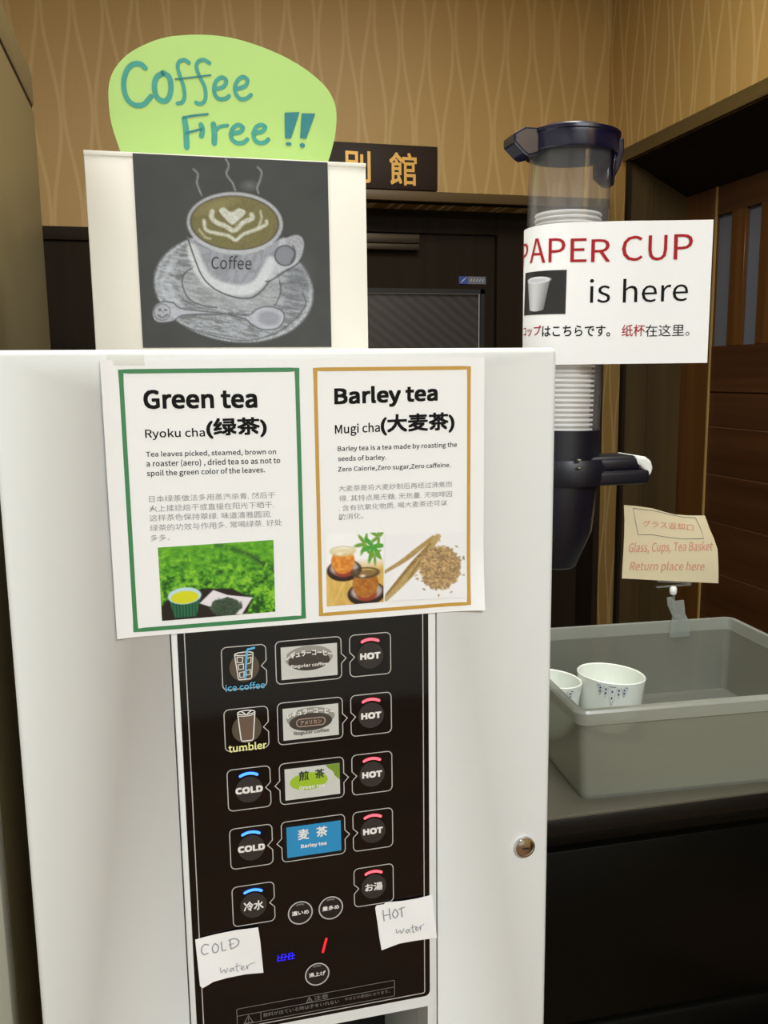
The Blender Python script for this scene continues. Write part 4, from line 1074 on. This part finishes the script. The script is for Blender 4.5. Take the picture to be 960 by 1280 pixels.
# key lock
lx, lz = .2943, H - .4195
g = G(); n = 40
def lathe_y(g, prof, cx_, cz_, n=40, mi=0):
    vs = []; fs = []
    for r, y in prof:
        for k in range(n): a = 2 * math.pi * k / n; vs.append((cx_ + r * math.cos(a), y, cz_ + r * math.sin(a)))
    for j in range(len(prof) - 1):
        for k in range(n): fs.append([j * n + k, j * n + (k + 1) % n, (j + 1) * n + (k + 1) % n, (j + 1) * n + k])
    g.add(vs, fs, mi, True); return g
lk = obj('door_lock', lathe_y(G(), [(.0098, .001), (.0098, -.0022), (.0090, -.0034), (.0078, -.0036), (.0074, -.0030), (.0050, -.0036), (.0, -.0038)], lx, lz), M['chrome'], md, label='round chrome key lock')
obj('keyhole', G().box(lx - .0030, lx + .0030, -.0043, -.0037, lz - .0006, lz + .0006), M['matt_black'], lk)

# ================================================================ notices on the machine
x0, x1 = -.0433, .2536; z1_, z0_ = MZ1 - .0075, H - .1962
def pdisp(u, v):
    a = (u - x0) / (x1 - x0); b = (v - z0_) / (z1_ - z0_)
    curl = .005 * max(0, (a - .88) / .12) ** 2 * max(0, (.28 - b) / .28) ** 1.5
    curl += .0022 * max(0, (.06 - a) / .06) ** 2
    return -(-curl) * 1.0 * 1 + .0
TS = Surf(lambda u, v, h: (u, -.0012 - h - pdisp(u, v), v), (.1, H - .1))
tp = thing('tea_notice', 'laminated white sheet with green tea and barley tea notices on the dispenser', 'notice', (.105, 0, z0_))
obj('paper', sheet(TS, x0, z0_, x1, z1_, 60, 40, .0003), M['lam_paper'], tp)
A3 = zpx(120, 440, 960 / 280); A4 = zpx(370, 440, 960 / 330)
def border(name, pts, m, wd):
    q = [TS.inv(*p) for p in pts]; xa, xb = (q[0][0] + q[3][0]) / 2, (q[1][0] + q[2][0]) / 2; zt_, zb_ = (q[0][1] + q[1][1]) / 2, (q[2][1] + q[3][1]) / 2
    g = G(); h2 = wd / 2; c = [(xa + h2, zb_ + h2), (xb - h2, zb_ + h2), (xb - h2, zt_ - h2), (xa + h2, zt_ - h2)]
    pts_ = []
    for i in range(4):
        p, r = np.array(c[i]), np.array(c[(i + 1) % 4])
        for k in range(20): pts_.append(tuple(p + (r - p) * k / 20))
    ribbon(g, TS, pts_, wd, .0003, closed=True); obj(name, g, m, tp)
border('green_border', [A3(95, 72), A3(868, 68), A3(900, 1143), A3(162, 1202)], M['green_ink'], .0032)
border('gold_border', [A4(62, 57), A4(636, 50), A4(634, 915), A4(85, 967)], M['gold_ink'], .0029)
def tx(g, Zf, s, bl, br, tl_, **k): text_px(g, TS, s, Zf(*bl), Zf(*br), Zf(*tl_), h=.0003, **k)
g = G()
tx(g, A3, 'Green tea', (205, 245), (692, 240), (205, 162), bold=.034)
tx(g, A3, 'Ryoku cha', (212, 378), (468, 372), (212, 330), bold=.010)
tx(g, A3, '(绿茶)', (474, 372), (733, 364), (474, 284), bold=.024)
tx(g, A3, 'Tea leaves picked, steamed, brown on', (215, 455), (772, 443), (215, 426), bold=.008, res=2)
tx(g, A3, 'a roaster (aero) , dried tea so as not to', (217, 497), (790, 482), (217, 464), bold=.008, res=2)
tx(g, A3, 'spoil the green color of the leaves.', (219, 539), (724, 522), (219, 507), bold=.008, res=2)
obj('green_tea_lettering', g, M['ink'], tp)
g = G()
for s, bl, br, tl_ in (('日本绿茶做法多用蒸汽杀青, 然后于', (228, 645), (768, 627), (228, 616)), ('火上揉捻焙干或直接在阳光下晒干,', (230, 687), (762, 668), (230, 657)), ('这样茶色保持翠绿, 味道清雅圆润,', (230, 727), (752, 709), (230, 697)), ('绿茶的功效与作用多, 常喝绿茶, 好处', (232, 770), (797, 745), (232, 740)), ('多多。', (235, 812), (318, 808), (235, 784))):
    tx(g, A3, s, bl, br, tl_, res=1, bold=-.004)
for s, bl, br, tl_ in (('大麦茶是将大麦炒制后再经过沸煮而', (155, 508), (567, 491), (155, 486)), ('得, 其特点是无糖, 无热量, 无咖啡因', (157, 545), (567, 527), (157, 522)), (', 含有抗氧化物质, 喝大麦茶还可以', (155, 580), (550, 559), (155, 557)), ('助消化。', (155, 611), (245, 606), (155, 588))):
    tx(g, A4, s, bl, br, tl_, res=1, bold=-.004)
obj('grey_lettering', g, M['grey_ink'], tp, label='small pale grey Chinese text')
g = G()
tx(g, A4, 'Barley tea', (140, 207), (515, 193), (140, 128), bold=.030)
tx(g, A4, 'Mugi cha', (142, 308), (305, 300), (142, 263), bold=.010)
tx(g, A4, '(大麦茶)', (308, 304), (576, 292), (308, 228), bold=.024)
tx(g, A4, 'Barley tea is a tea made by roasting the', (152, 366), (585, 350), (152, 342), bold=.008, res=2)
tx(g, A4, 'seeds of barley.', (153, 402), (328, 396), (153, 378), bold=.008, res=2)
tx(g, A4, 'Zero Calorie,Zero sugar,Zero caffeine.', (153, 440), (562, 423), (153, 417), bold=.008, res=2)
obj('barley_tea_lettering', g, M['ink'], tp)

def tea_field(X, Y):
    a, b = X * 1.0, Y * .62
    n1 = fbm(a * 26, b * 34, 3); n2 = fbm(a * 60, b * 80, 9); n0 = fbm(a * 6, b * 8, 4)
    t = np.clip(.25 + .9 * n1 - .35 * Y + .25 * (n2 - .5), 0, 1)
    dark, mid, lite = np.array([22, 70, 10]), np.array([74, 150, 22]), np.array([138, 200, 48])
    k = np.clip((n1 - .5) * (.5 + 2.3 * Y) + (n2 - .5) * (.3 + .9 * Y) + .66 - .20 * Y, 0, 1)[..., None]
    img = np.where(k < .5, dark + (mid - dark) * k * 2, mid + (lite - mid) * (k * 2 - 1))
    row = dseg(X, Y, [(.5, .02), (.66, .10), (.80, .20), (.92, .34), (1.02, .42)])
    img = over(img, sst(row - .012 - .05 * np.clip(X - .55, 0, 1), .06) * .8 * (fbm(a * 30, b * 30, 5) > .35), (18, 60, 22))
    img = over(img, sst(dseg(X, Y, [(0.02, .2), (.15, .1), (.3, .02)]) - .008, .04) * .5, (60, 130, 20))
    img = over(img, sst(np.minimum(inpoly(X, Y, [(0, .80), (.08, .70), (.36, .60), (.62, .63), (.80, .80), (.74, .99), (.3, 1.02), (0, 1.02)]), 1), .02), (26, 14, 10))
    img = over(img, sst(inpoly(X, Y, [(.33, .80), (.455, .63), (.58, .715), (.80, .775), (.70, 1.0), (.62, .985)]), .01), (232, 226, 232))
    lf = ell(X, Y, .56, .88, .135, .135, .05) + (fbm(a * 40, b * 50, 21) - .5) * .05
    img = over(img, sst(lf, .02), np.stack([30 + 50 * n2, 44 + 60 * n2, 36 + 40 * n2], -1))
    body = (np.abs(X - .205) < .142 - .05 * np.clip((Y - .68) / .3, 0, 1)) & (Y > .66) & (Y < .97)
    st_ = .5 + .5 * np.sin(X * 230); img = np.where(body[..., None], np.stack([16 + 20 * st_, 66 + 50 * st_, 50 + 22 * st_], -1), img)
    img = over(img, sst(ell(X, Y, .205, .68, .145, .115, -.04), .012), (190, 220, 226))
    img = over(img, sst(ell(X, Y, .205, .70, .118, .085, -.04), .012), (214, 214, 26))
    return img
q = [TS.inv(*A3(*p)) for p in ((265, 838), (760, 805), (768, 1112), (283, 1152))]
picture('tea_field_picture', TS, q, 150, 95, tea_field, tp, M['print'])
def maple(X, Y, cx_, cy_, r, rot):
    d = np.full(X.shape, 1e9)
    for k in range(5):
        a = rot + (k - 2) * .95; ln = r * (1 - .12 * abs(k - 2)); d = np.minimum(d, ell(X, Y, cx_ + ln * .5 * math.cos(a), cy_ + ln * .5 * math.sin(a), ln * .55, r * .14, a))
    return d
def tea_glasses(X, Y):
    a, b = X, Y * 1.2; n = fbm(a * 14, b * 5, 2); img = np.zeros(X.shape + (3,)) + np.array([244, 244, 246])
    wood_ = np.stack([196 + 40 * n, 158 + 40 * n, 74 + 40 * n], -1)
    img = over(img, sst(.44 - Y + .06 * (X < .4), .16), wood_)
    img = over(img, sst(ell(X, Y, .2, .2, .34, .25), .25) * .6, (250, 250, 250))
    img = over(img, sst(dseg(X, Y, [(.1, 1), (.35, .62)]) - .01, .05) * .5, (250, 226, 150))
    for cx_, cy_, s in ((.29, .48, 1.0), (.68, .83, 1.12)):
        img = over(img, sst(ell(X, Y, cx_ + .02, cy_ + .03, .30 * s, .155 * s), .015), (40, 22, 18))
        img = over(img, sst(ell(X, Y, cx_ + .02, cy_ + .0, .25 * s, .11 * s), .03), (180, 168, 164))
        img = over(img, sst(ell(X, Y, cx_ + .02, cy_ + .05, .16 * s, .08 * s), .03), (150, 60, 40))
        gl = ell(X, Y, cx_, cy_ - .10 * s, .205 * s, .18 * s); m_ = (Y > cy_ - .20 * s)
        nn = fbm(a * 22, b * 22, int(9 + 9 * s)); col = np.stack([196 + 50 * nn, 96 + 90 * nn, 24 + 60 * nn], -1)
        if s > 1: col = col * .8
        img = over(img, sst(gl, .015) * m_, col)
        img = over(img, sst(ell(X, Y, cx_, cy_ - .22 * s, .20 * s, .055 * s), .02) * .75, (226, 206, 150) if s == 1 else (110, 84, 50))
        img = over(img, sst(np.abs(ell(X, Y, cx_, cy_ - .24 * s, .20 * s, .06 * s)) - .008, .02), (214, 200, 150) if s == 1 else (70, 60, 40))
        img = over(img, sst(ell(X, Y, cx_ - .05, cy_ - .2 * s, .05, .02), .02) * .8, (250, 240, 220))
    for cx_, cy_, r, ro in ((.68, .155, .19, 3.0), (.82, .19, .24, 1.9), (.92, .06, .18, 3.6), (.84, .30, .16, 1.5)):
        img = over(img, sst(maple(X, Y, cx_, cy_, r, ro), .015), (70 + 40 * (r < .2), 158, 52))
    return img
q = [TS.inv(*A4(*p)) for p in ((108, 662), (318, 655), (318, 908), (112, 925))]
picture('iced_tea_picture', TS, q, 76, 92, tea_glasses, tp, M['print'])
def barley(X, Y):
    img = np.zeros(X.shape + (3,)) + np.array([240, 240, 242]); n = fbm(X * 60, Y * 60, 3)
    for p, wd, c in (([(.0, .56), (.25, .38), (.45, .20), (.60, .06)], .030, (176, 148, 92)), ([(.0, .97), (.18, .76), (.42, .44), (.66, .05)], .048, (184, 158, 104)), ([(.02, .90), (.3, .5), (.56, .16)], .02, (150, 118, 66))):
        d = dseg(X, Y, p); img = over(img, sst(d - wd * (1.25 - np.abs(X - .35) * 1.5), .012), np.stack([c[0] + 50 * (n - .5), c[1] + 50 * (n - .5), c[2] + 40 * (n - .5)], -1))
    img = over(img, sst(dseg(X, Y, [(.52, .26), (.36, .56), (.3, .66)]) - .010, .02) * .7, (110, 80, 36))
    k = np.random.RandomState(4)
    img = over(img, sst(ell(X, Y, .69, .53, .235, .30) + (fbm(X * 16, Y * 16, 8) - .5) * .08, .04), (132, 104, 70))
    for i in range(900):
        r = math.sqrt(k.uniform(0, 1)) * k.uniform(.85, 1.04); t = k.uniform(0, 6.28)
        x, y = .69 + .255 * min(r, 1.0) * math.cos(t) * 1.05, .53 + .33 * min(r, 1.0) * math.sin(t)
        if i > 885: x, y = .69 + .31 * math.cos(t), .53 + .42 * math.sin(t)
        c = k.uniform(.70, 1.20); ro = k.uniform(0, 3.1)
        x0, x1, y0, y1 = max(0, x - .05), min(1, x + .05), max(0, y - .06), min(1, y + .06)
        j0, j1, i0, i1 = int(y0 * (X.shape[0] - 1)), int(y1 * (X.shape[0] - 1)) + 1, int(x0 * (X.shape[1] - 1)), int(x1 * (X.shape[1] - 1)) + 1
        sx, sy = X[j0:j1, i0:i1], Y[j0:j1, i0:i1]
        img[j0:j1, i0:i1] = over(img[j0:j1, i0:i1], sst(ell(sx, sy, x, y, .021, .011, ro), .01), (186 * c, 154 * c, 108 * c))
    return img
q = [TS.inv(*A4(*p)) for p in ((321, 664), (614, 655), (614, 893), (323, 906))]
picture('barley_picture', TS, q, 110, 90, barley, tp, M['print'])
g = G().box(-.040, -.020, -.0016, -.0013, z1_ - .003, z1_ + .0035)
obj('tape', sheet(plane_y(-.0018), -.0385, z1_ - .004, -.012, z1_ + .004, 2, 2, .0001), M['tape'], tp)

# handwritten notes taped to the panel
Z6 = zpx(220, 1020, 960 / 340); Z8 = zpx(240, 1140, 3.0)
def note(name, lbl, px_, strokes, curl):
    cu, cv = FRONT.inv(*px_[0])
    NS = Surf(lambda u, v, h: (u, -.0022 - h - curl * (math.sin((u * 90 + v * 60)) * .0006 + .0006), v), (cu, cv))
    ol = [NS.inv(*p) for p in px_]
    t = thing(name, lbl, 'note', tuple(NS(*ol[0])))
    obj('paper', outline_sheet(NS, ol, cuts=3), M['paper'], t)
    g = G()
    for s, wd in strokes: ribbon(g, NS, [tuple(q) for q in spline([Z8(*p) for p in s], 4)], wd, .0007, px=True)
    obj('handwriting', g, M['pencil'], t, label='faint pencil handwriting')
cold = [Z8(*p) for p in ((12, 104), (90, 84), (170, 68), (248, 58), (256, 110), (262, 170), (268, 228), (200, 234), (130, 248), (80, 262), (40, 286), (30, 278), (22, 200))]
th, tn = .0009, .0006
note('cold_water_note', 'small white paper handwritten COLD water taped at lower left of the panel', cold, [
    ([(62, 122), (48, 120), (37, 132), (36, 148), (46, 158), (60, 152)], th), ([(84, 118), (76, 134), (82, 150), (96, 146), (98, 126), (86, 116)], th),
    ([(110, 110), (114, 142), (128, 140)], th), ([(142, 102), (146, 136)], th), ([(138, 104), (160, 98), (176, 108), (168, 126), (148, 136)], th), ([(138, 122), (156, 116)], tn),
    ([(106, 208), (110, 226), (120, 214), (126, 226), (134, 208)], tn), ([(150, 208), (142, 214), (146, 222), (154, 208), (158, 220)], tn), ([(168, 190), (168, 218), (174, 220)], tn), ([(160, 204), (182, 198)], tn),
    ([(184, 210), (194, 206), (190, 200), (184, 208), (190, 216), (200, 210)], tn), ([(204, 198), (208, 212), (210, 200), (222, 192), (236, 188)], tn)], 1)
hot = [Z6(*p) for p in ((703, 325), (708, 316), (735, 312), (738, 306), (800, 300), (850, 292), (905, 278), (912, 350), (921, 430), (860, 438), (790, 450), (726, 474), (718, 430), (710, 370))]
def z6to8(p): q = Z6(*p); return ((q[0] - 240) * 3, (q[1] - 1140) * 3)
hs = [([(730, 332), (734, 368)], th), ([(752, 326), (756, 362)], th), ([(732, 350), (754, 346)], th), ([(772, 328), (764, 346), (774, 358), (784, 344), (774, 328)], th), ([(794, 322), (798, 354)], th), ([(786, 328), (806, 320)], th),
      ([(776, 398), (780, 412), (790, 402), (796, 412), (804, 396)], tn), ([(818, 398), (810, 404), (816, 412), (822, 398), (826, 410)], tn), ([(834, 382), (836, 408), (842, 408)], tn), ([(828, 394), (846, 388)], tn), ([(846, 400), (854, 394), (848, 390), (846, 400), (856, 404)], tn), ([(860, 388), (862, 400), (864, 388), (874, 380)], tn)]
note('hot_water_note', 'small white paper handwritten HOT water taped at lower right of the panel', hot, [([z6to8(p) for p in s], wd) for s, wd in hs], .7)

# ================================================================ white box with the chalk drawing
BY = 1.0 - D; BD = .10
zb0 = MZ1 - .004
tlp, trp = on_y(105.5, 188.5, BY), on_y(460, 205, BY)
bx0, bx1, bz1 = (tlp[0] + on_y(118, 434, BY)[0]) / 2, (trp[0] + on_y(458, 435, BY)[0]) / 2, (tlp[2] + trp[2]) / 2
wb_ = thing('white_box', 'white cardboard box standing on top of the tea dispenser', 'box', ((bx0 + bx1) / 2, BY + BD / 2, zb0))
obj('carton', G().box(bx0, bx1, BY, BY + BD, zb0, bz1, bev=.0015), M['card'], wb_)
obj('top_edge_fold', G().box(bx0, bx1, BY - .0012, BY + .002, bz1 - .004, bz1 + .0006, bev=.0005), M['card'], wb_)
BS = plane_y(BY - .0014)
dk = zpx(160, 190, 960 / 260)
qq = [BS.inv(*dk(*p)) for p in ((22, 8), (918, 46), (942, 900), (68, 900))]
xa, xb = (qq[0][0] + qq[3][0]) / 2, (qq[1][0] + qq[2][0]) / 2
def chalk(X, Y):
    TLz, TRz, BRz, BLz = [np.array(p, float) for p in ((22, 8), (918, 46), (942, 900), (68, 900))]
    x = (TLz[0] * (1 - X) + TRz[0] * X) * (1 - Y) + (BLz[0] * (1 - X) + BRz[0] * X) * Y
    y = (TLz[1] * (1 - X) + TRz[1] * X) * (1 - Y) + (BLz[1] * (1 - X) + BRz[1] * X) * Y
    g1 = fbm(x / 5, y / 5, 1, 2); g2 = fbm(x / 14 + y / 60, y / 34, 7, 3); g3 = fbm(x / 90, y / 90, 5)
    img = np.zeros(X.shape + (3,)) + np.array([42, 43, 41]); img = img + (g3[..., None] - .5) * 12
    W = np.array([176, 180, 190])
    def put(a, c=W): 
        nonlocal img; img = over(img, np.clip(a, 0, 1), c)
    # saucer
    s = ell(x, y, 484, 620, 362, 248, .16)
    hat = .42 + .75 * (fbm((x + y * .5) / 40, (y - x * .2) / 9, 11, 3) - .45) + .35 * (g1 - .5)
    put(sst(s, 10) * np.clip(hat + .12, .12, .8))
    put(sst(np.abs(s) - 6, 10) * .75 * (g1 + .35))
    put(sst(dseg(x, y, [(800, 640), (815, 700), (760, 770), (680, 830), (560, 866), (460, 862), (340, 832), (230, 790)]) - 2.5, 5) * .8, (52, 52, 56))
    for p in ([(200, 500), (150, 600), (180, 680)], [(180, 600), (210, 680), (240, 700)]): put(sst(dseg(x, y, p) - 12, 22) * .6)
    put(sst(ell(x, y, 780, 600, 55, 110, .3), 60) * .45, (80, 82, 92))
    # inner ring of the saucer
    put(sst(inpoly(x, y, [(300, 520), (262, 548), (240, 600), (262, 665), (330, 712), (450, 722), (560, 726), (640, 712), (690, 660), (690, 590), (670, 560)]), 6) * .45, (150, 152, 156))
    put(sst(dseg(x, y, [(298, 520), (250, 555), (244, 610), (275, 672), (340, 704), (400, 712)]) - 2.5, 5) * .85, (48, 48, 52))
    put(sst(dseg(x, y, [(690, 585), (696, 640), (672, 700)]) - 2.5, 5) * .8, (48, 48, 52))
    # cup body
    bp = [(262, 385), (300, 470), (330, 560), (372, 615), (450, 655), (545, 668), (600, 640), (640, 590), (672, 540), (700, 470), (712, 385), (600, 450), (480, 470), (350, 440)]
    d = inpoly(x, y, [tuple(p) for p in spline(bp, 4)])
    put(sst(d, 6) * .8, (112, 114, 122)); put(sst(d, 6) * (.25 + .5 * (g2 > .5)), (138, 140, 150))
    put(sst(dseg(x, y, [(285, 440), (320, 530), (365, 590), (450, 625), (540, 628), (600, 590), (650, 500)]) - 26, 16) * .85 * (.7 + .4 * g1), (190, 192, 196))
    put(sst(dseg(x, y, [(268, 395), (300, 490), (335, 570), (390, 625), (470, 660), (550, 668), (605, 635), (645, 585)]) - 3, 5) * .9, (46, 46, 48))
    # handle
    hd = inpoly(x, y, [tuple(p) for p in spline([(690, 400), (770, 374), (804, 400), (800, 460), (770, 505), (700, 545), (640, 590), (668, 500)], 4)])
    put(sst(hd, 6) * .8 * (.7 + .5 * g1), (168, 170, 178))
    put(sst(ell(x, y, 716, 470, 48, 44, .2), 6) * .9, (104, 106, 116)); put(sst(np.abs(ell(x, y, 716, 470, 48, 46, .2)) - 3, 5) * .9, (48, 48, 50))
    put(sst(dseg(x, y, [(804, 480), (760, 520), (700, 552), (650, 585), (625, 590)]) - 3, 5) * .9, (48, 48, 50))
    put(sst(dseg(x, y, [(752, 425), (764, 460), (745, 500)]) - 4, 6) * .7, (52, 52, 56))
    # rim and coffee
    r = ell(x, y, 484, 322, 222, 142, .05)
    put(sst(r, 6) * (.75 + .3 * g1), (160, 162, 168))
    cf = ell(x, y, 482, 320, 202, 122, .05)
    put(sst(cf, 6), np.stack([96 + 24 * (g1 - .5), 88 + 24 * (g1 - .5), 44 + 20 * (g1 - .5)], -1)); put(sst(np.abs(cf) - 2.5, 5) * .9, (52, 50, 36))
    put(sst(ell(x, y, 400, 240, 90, 22, -.3), 30) * .35, (150, 140, 100))
    # latte heart and leaves
    def hrt(p, wd, a=.9): put(sst(dseg(x, y, p) - wd, 8) * a * (.6 + .6 * g1), (188, 190, 184))
    put(sst(inpoly(x, y, [tuple(p) for p in spline([(466, 330), (425, 290), (408, 262), (430, 250), (462, 270), (500, 254), (530, 268), (515, 296), (484, 330)], 4)]), 6) * (.6 + .5 * g1), (190, 192, 188))
    hrt([(378, 268), (374, 295), (400, 320), (440, 335), (478, 355), (520, 318), (560, 300), (558, 282)], 11)
    hrt([(340, 310), (350, 352), (400, 368), (450, 378), (486, 398), (520, 372), (580, 350), (625, 328), (628, 312)], 8)
    hrt([(600, 268), (604, 300), (590, 340)], 6, .7); hrt([(318, 350), (345, 385), (370, 392)], 5, .6)
    put(sst(dseg(x, y, [(415, 288), (440, 318), (468, 332), (500, 310), (530, 285)]) - 4, 5) * .7, (92, 84, 48))
    # steam
    for p in ([(292, 78), (312, 100), (308, 140), (328, 194)], [(438, 30), (452, 62), (442, 100), (470, 140), (482, 172)], [(586, 68), (604, 90), (596, 130), (584, 160), (590, 186)]):
        put(sst(dseg(x, y, p) - 3.5, 9) * .75 * (.6 + .6 * g1))
    put(sst(ell(x, y, 548, 150, 30, 18), 30) * .3)
    # spoon
    sp_ = inpoly(x, y, [tuple(p) for p in spline([(205, 690), (235, 715), (330, 728), (460, 742), (545, 748), (590, 716), (650, 708), (705, 730), (712, 770), (680, 810), (610, 815), (560, 790), (530, 765), (450, 745), (330, 742), (240, 748), (200, 775), (130, 780), (108, 740), (125, 695), (165, 682)], 3)])
    put(sst(sp_, 5) * (.6 + .5 * g1), (158, 160, 170)); put(sst(np.abs(sp_) - 2.5, 5) * .85, (50, 50, 54))
    put(sst(ell(x, y, 640, 762, 52, 34, .1), 14) * .5, (100, 102, 112)); 
    for ex, ey in ((142, 722), (168, 722)): put(sst(ell(x, y, ex, ey, 7, 5), 5) * .8, (56, 56, 60))
    put(sst(dseg(x, y, [(135, 745), (152, 758), (176, 744)]) - 3, 5) * .8, (56, 56, 60)); put(sst(np.abs(ell(x, y, 152, 732, 36, 38)) - 2, 5) * .6, (56, 56, 60))
    return img
DS = plane_y(BY - .0022)
pd_ = thing('coffee_drawing', 'black paper with a chalk drawing of a steaming coffee cup on the white box', 'drawing', ((xa + xb) / 2, BY, zb0 + .002))
yt = [BS.inv(*dk(22, 8))[1], BS.inv(*dk(918, 46))[1]]
ztp = min(bz1 - .0005, sum(yt) / 2)
zbt = max(zb0 + .002, qq[2][1])
obj('paper', sheet(BS, xa, zbt, xb, ztp, 4, 4, .0004), mat('black_paper', rgb(42, 43, 41), .7), pd_)
picture('chalk_picture', DS, [(xa, ztp), (xb, ztp), (xb, zbt), (xa, zbt)], 250, 240, chalk, pd_, M['chalk_print'], h=-.0005)
g = G(); u_ = (xb - xa); text(g, DS, 'Coffee', *BS.inv(*dk(386, 540)), *BS.inv(*dk(568, 482)), bold=.0, h=.0002, shear=.1)
obj('lettering', g, mat('black_pencil', rgb(40, 40, 42), .7), pd_)

# ---- green cut-out sign behind the box
GY = BY + BD + .002
GS = Surf(lambda u, v, h: (u, GY - h + .004 * math.sin(u * 9), v), (.05, H + .25))
gz = zpx(130, 30, 3.2)
pts = [(62, 500), (30, 400), (18, 300), (22, 230), (45, 175), (90, 125), (150, 88), (230, 57), (310, 45), (400, 43), (480, 50), (560, 68), (640, 95), (720, 130), (790, 170), (850, 215), (895, 262), (922, 315), (930, 370), (925, 440), (912, 500), (893, 560), (860, 640), (120, 640), (84, 560)]
ol = [GS.inv(*gz(*p)) for p in spline(pts + [pts[0]], 3)[:-1]]
gs = thing('coffee_free_sign', 'lime green cut-out paper sign reading Coffee Free above the white box', 'sign', tuple(GS(*ol[-1])))
obj('paper', outline_sheet(GS, ol, t=.0004, cuts=3), M['green_paper'], gs)
mk = [([(165, 176), (145, 160), (115, 162), (92, 185), (80, 225), (82, 270), (97, 305), (125, 325), (158, 322), (180, 300), (188, 290)], 17),
      ([(235, 197), (212, 212), (202, 240), (206, 280), (222, 303), (245, 308), (262, 290), (268, 250), (260, 212), (238, 196)], 18),
      ([(340, 155), (322, 144), (300, 152), (295, 175), (305, 210), (318, 250), (322, 288), (314, 312), (294, 318)], 13),
      ([(422, 156), (400, 144), (378, 150), (370, 172), (382, 210), (402, 250), (407, 288), (400, 312), (382, 320), (368, 314)], 13),
      ([(442, 262), (478, 251), (489, 228), (474, 214), (453, 224), (441, 250), (443, 280), (460, 300), (488, 298), (500, 288)], 14),
      ([(524, 262), (563, 249), (574, 225), (558, 212), (538, 222), (524, 250), (528, 280), (545, 300), (570, 298), (588, 284)], 14),
      ([(322, 380), (328, 420), (330, 460), (331, 492)], 20), ([(388, 404), (394, 424), (390, 448)], 18),
      ([(438, 402), (442, 440), (441, 476)], 20), ([(444, 432), (462, 412), (494, 406)], 12),
      ([(506, 440), (544, 432), (556, 415), (538, 404), (517, 416), (508, 440), (513, 463), (535, 477), (560, 473), (573, 462)], 15),
      ([(596, 438), (632, 430), (645, 413), (628, 404), (608, 414), (599, 438), (603, 463), (622, 476), (645, 473), (657, 462)], 15)]
g = G(); pxm = 1.0 / 3.2 * 1.0 / F * 1.16
for s, wd in mk: ribbon(g, GS, [tuple(q) for q in spline([gz(*p) for p in s], 4)], wd * pxm, .0004, px=True)
obj('marker_lettering', g, M['marker'], gs)
g = G()
for s, wd in (([(285, 221), (360, 213), (427, 205)], 5), ([(318, 374), (360, 367), (415, 361)], 7), ([(330, 436), (362, 428), (392, 420)], 7)): ribbon(g, GS, [gz(*p) for p in s], wd * pxm, .0008, px=True)
for p in ([(722, 355), (782, 353), (748, 458), (724, 458)], [(790, 358), (845, 359), (808, 460), (784, 456)]):
    q = [GS.inv(*gz(*a)) for a in p]; g.add([GS(*a, .0008) for a in q], [[0, 1, 2, 3]])
for p, a, b in (((738, 480), 11, 6), ((793, 486), 10, 8)): disc(g, GS, GS.inv(*gz(*p)), a * pxm, .0008, 14, ry=b * pxm)
obj('marker_lettering', g, M['marker_dark'], gs, label='darker teal strokes and exclamation marks')

if 'o' in _txt: _c = _txt['o'].data; bpy.data.objects.remove(_txt['o']); bpy.data.curves.remove(_c)
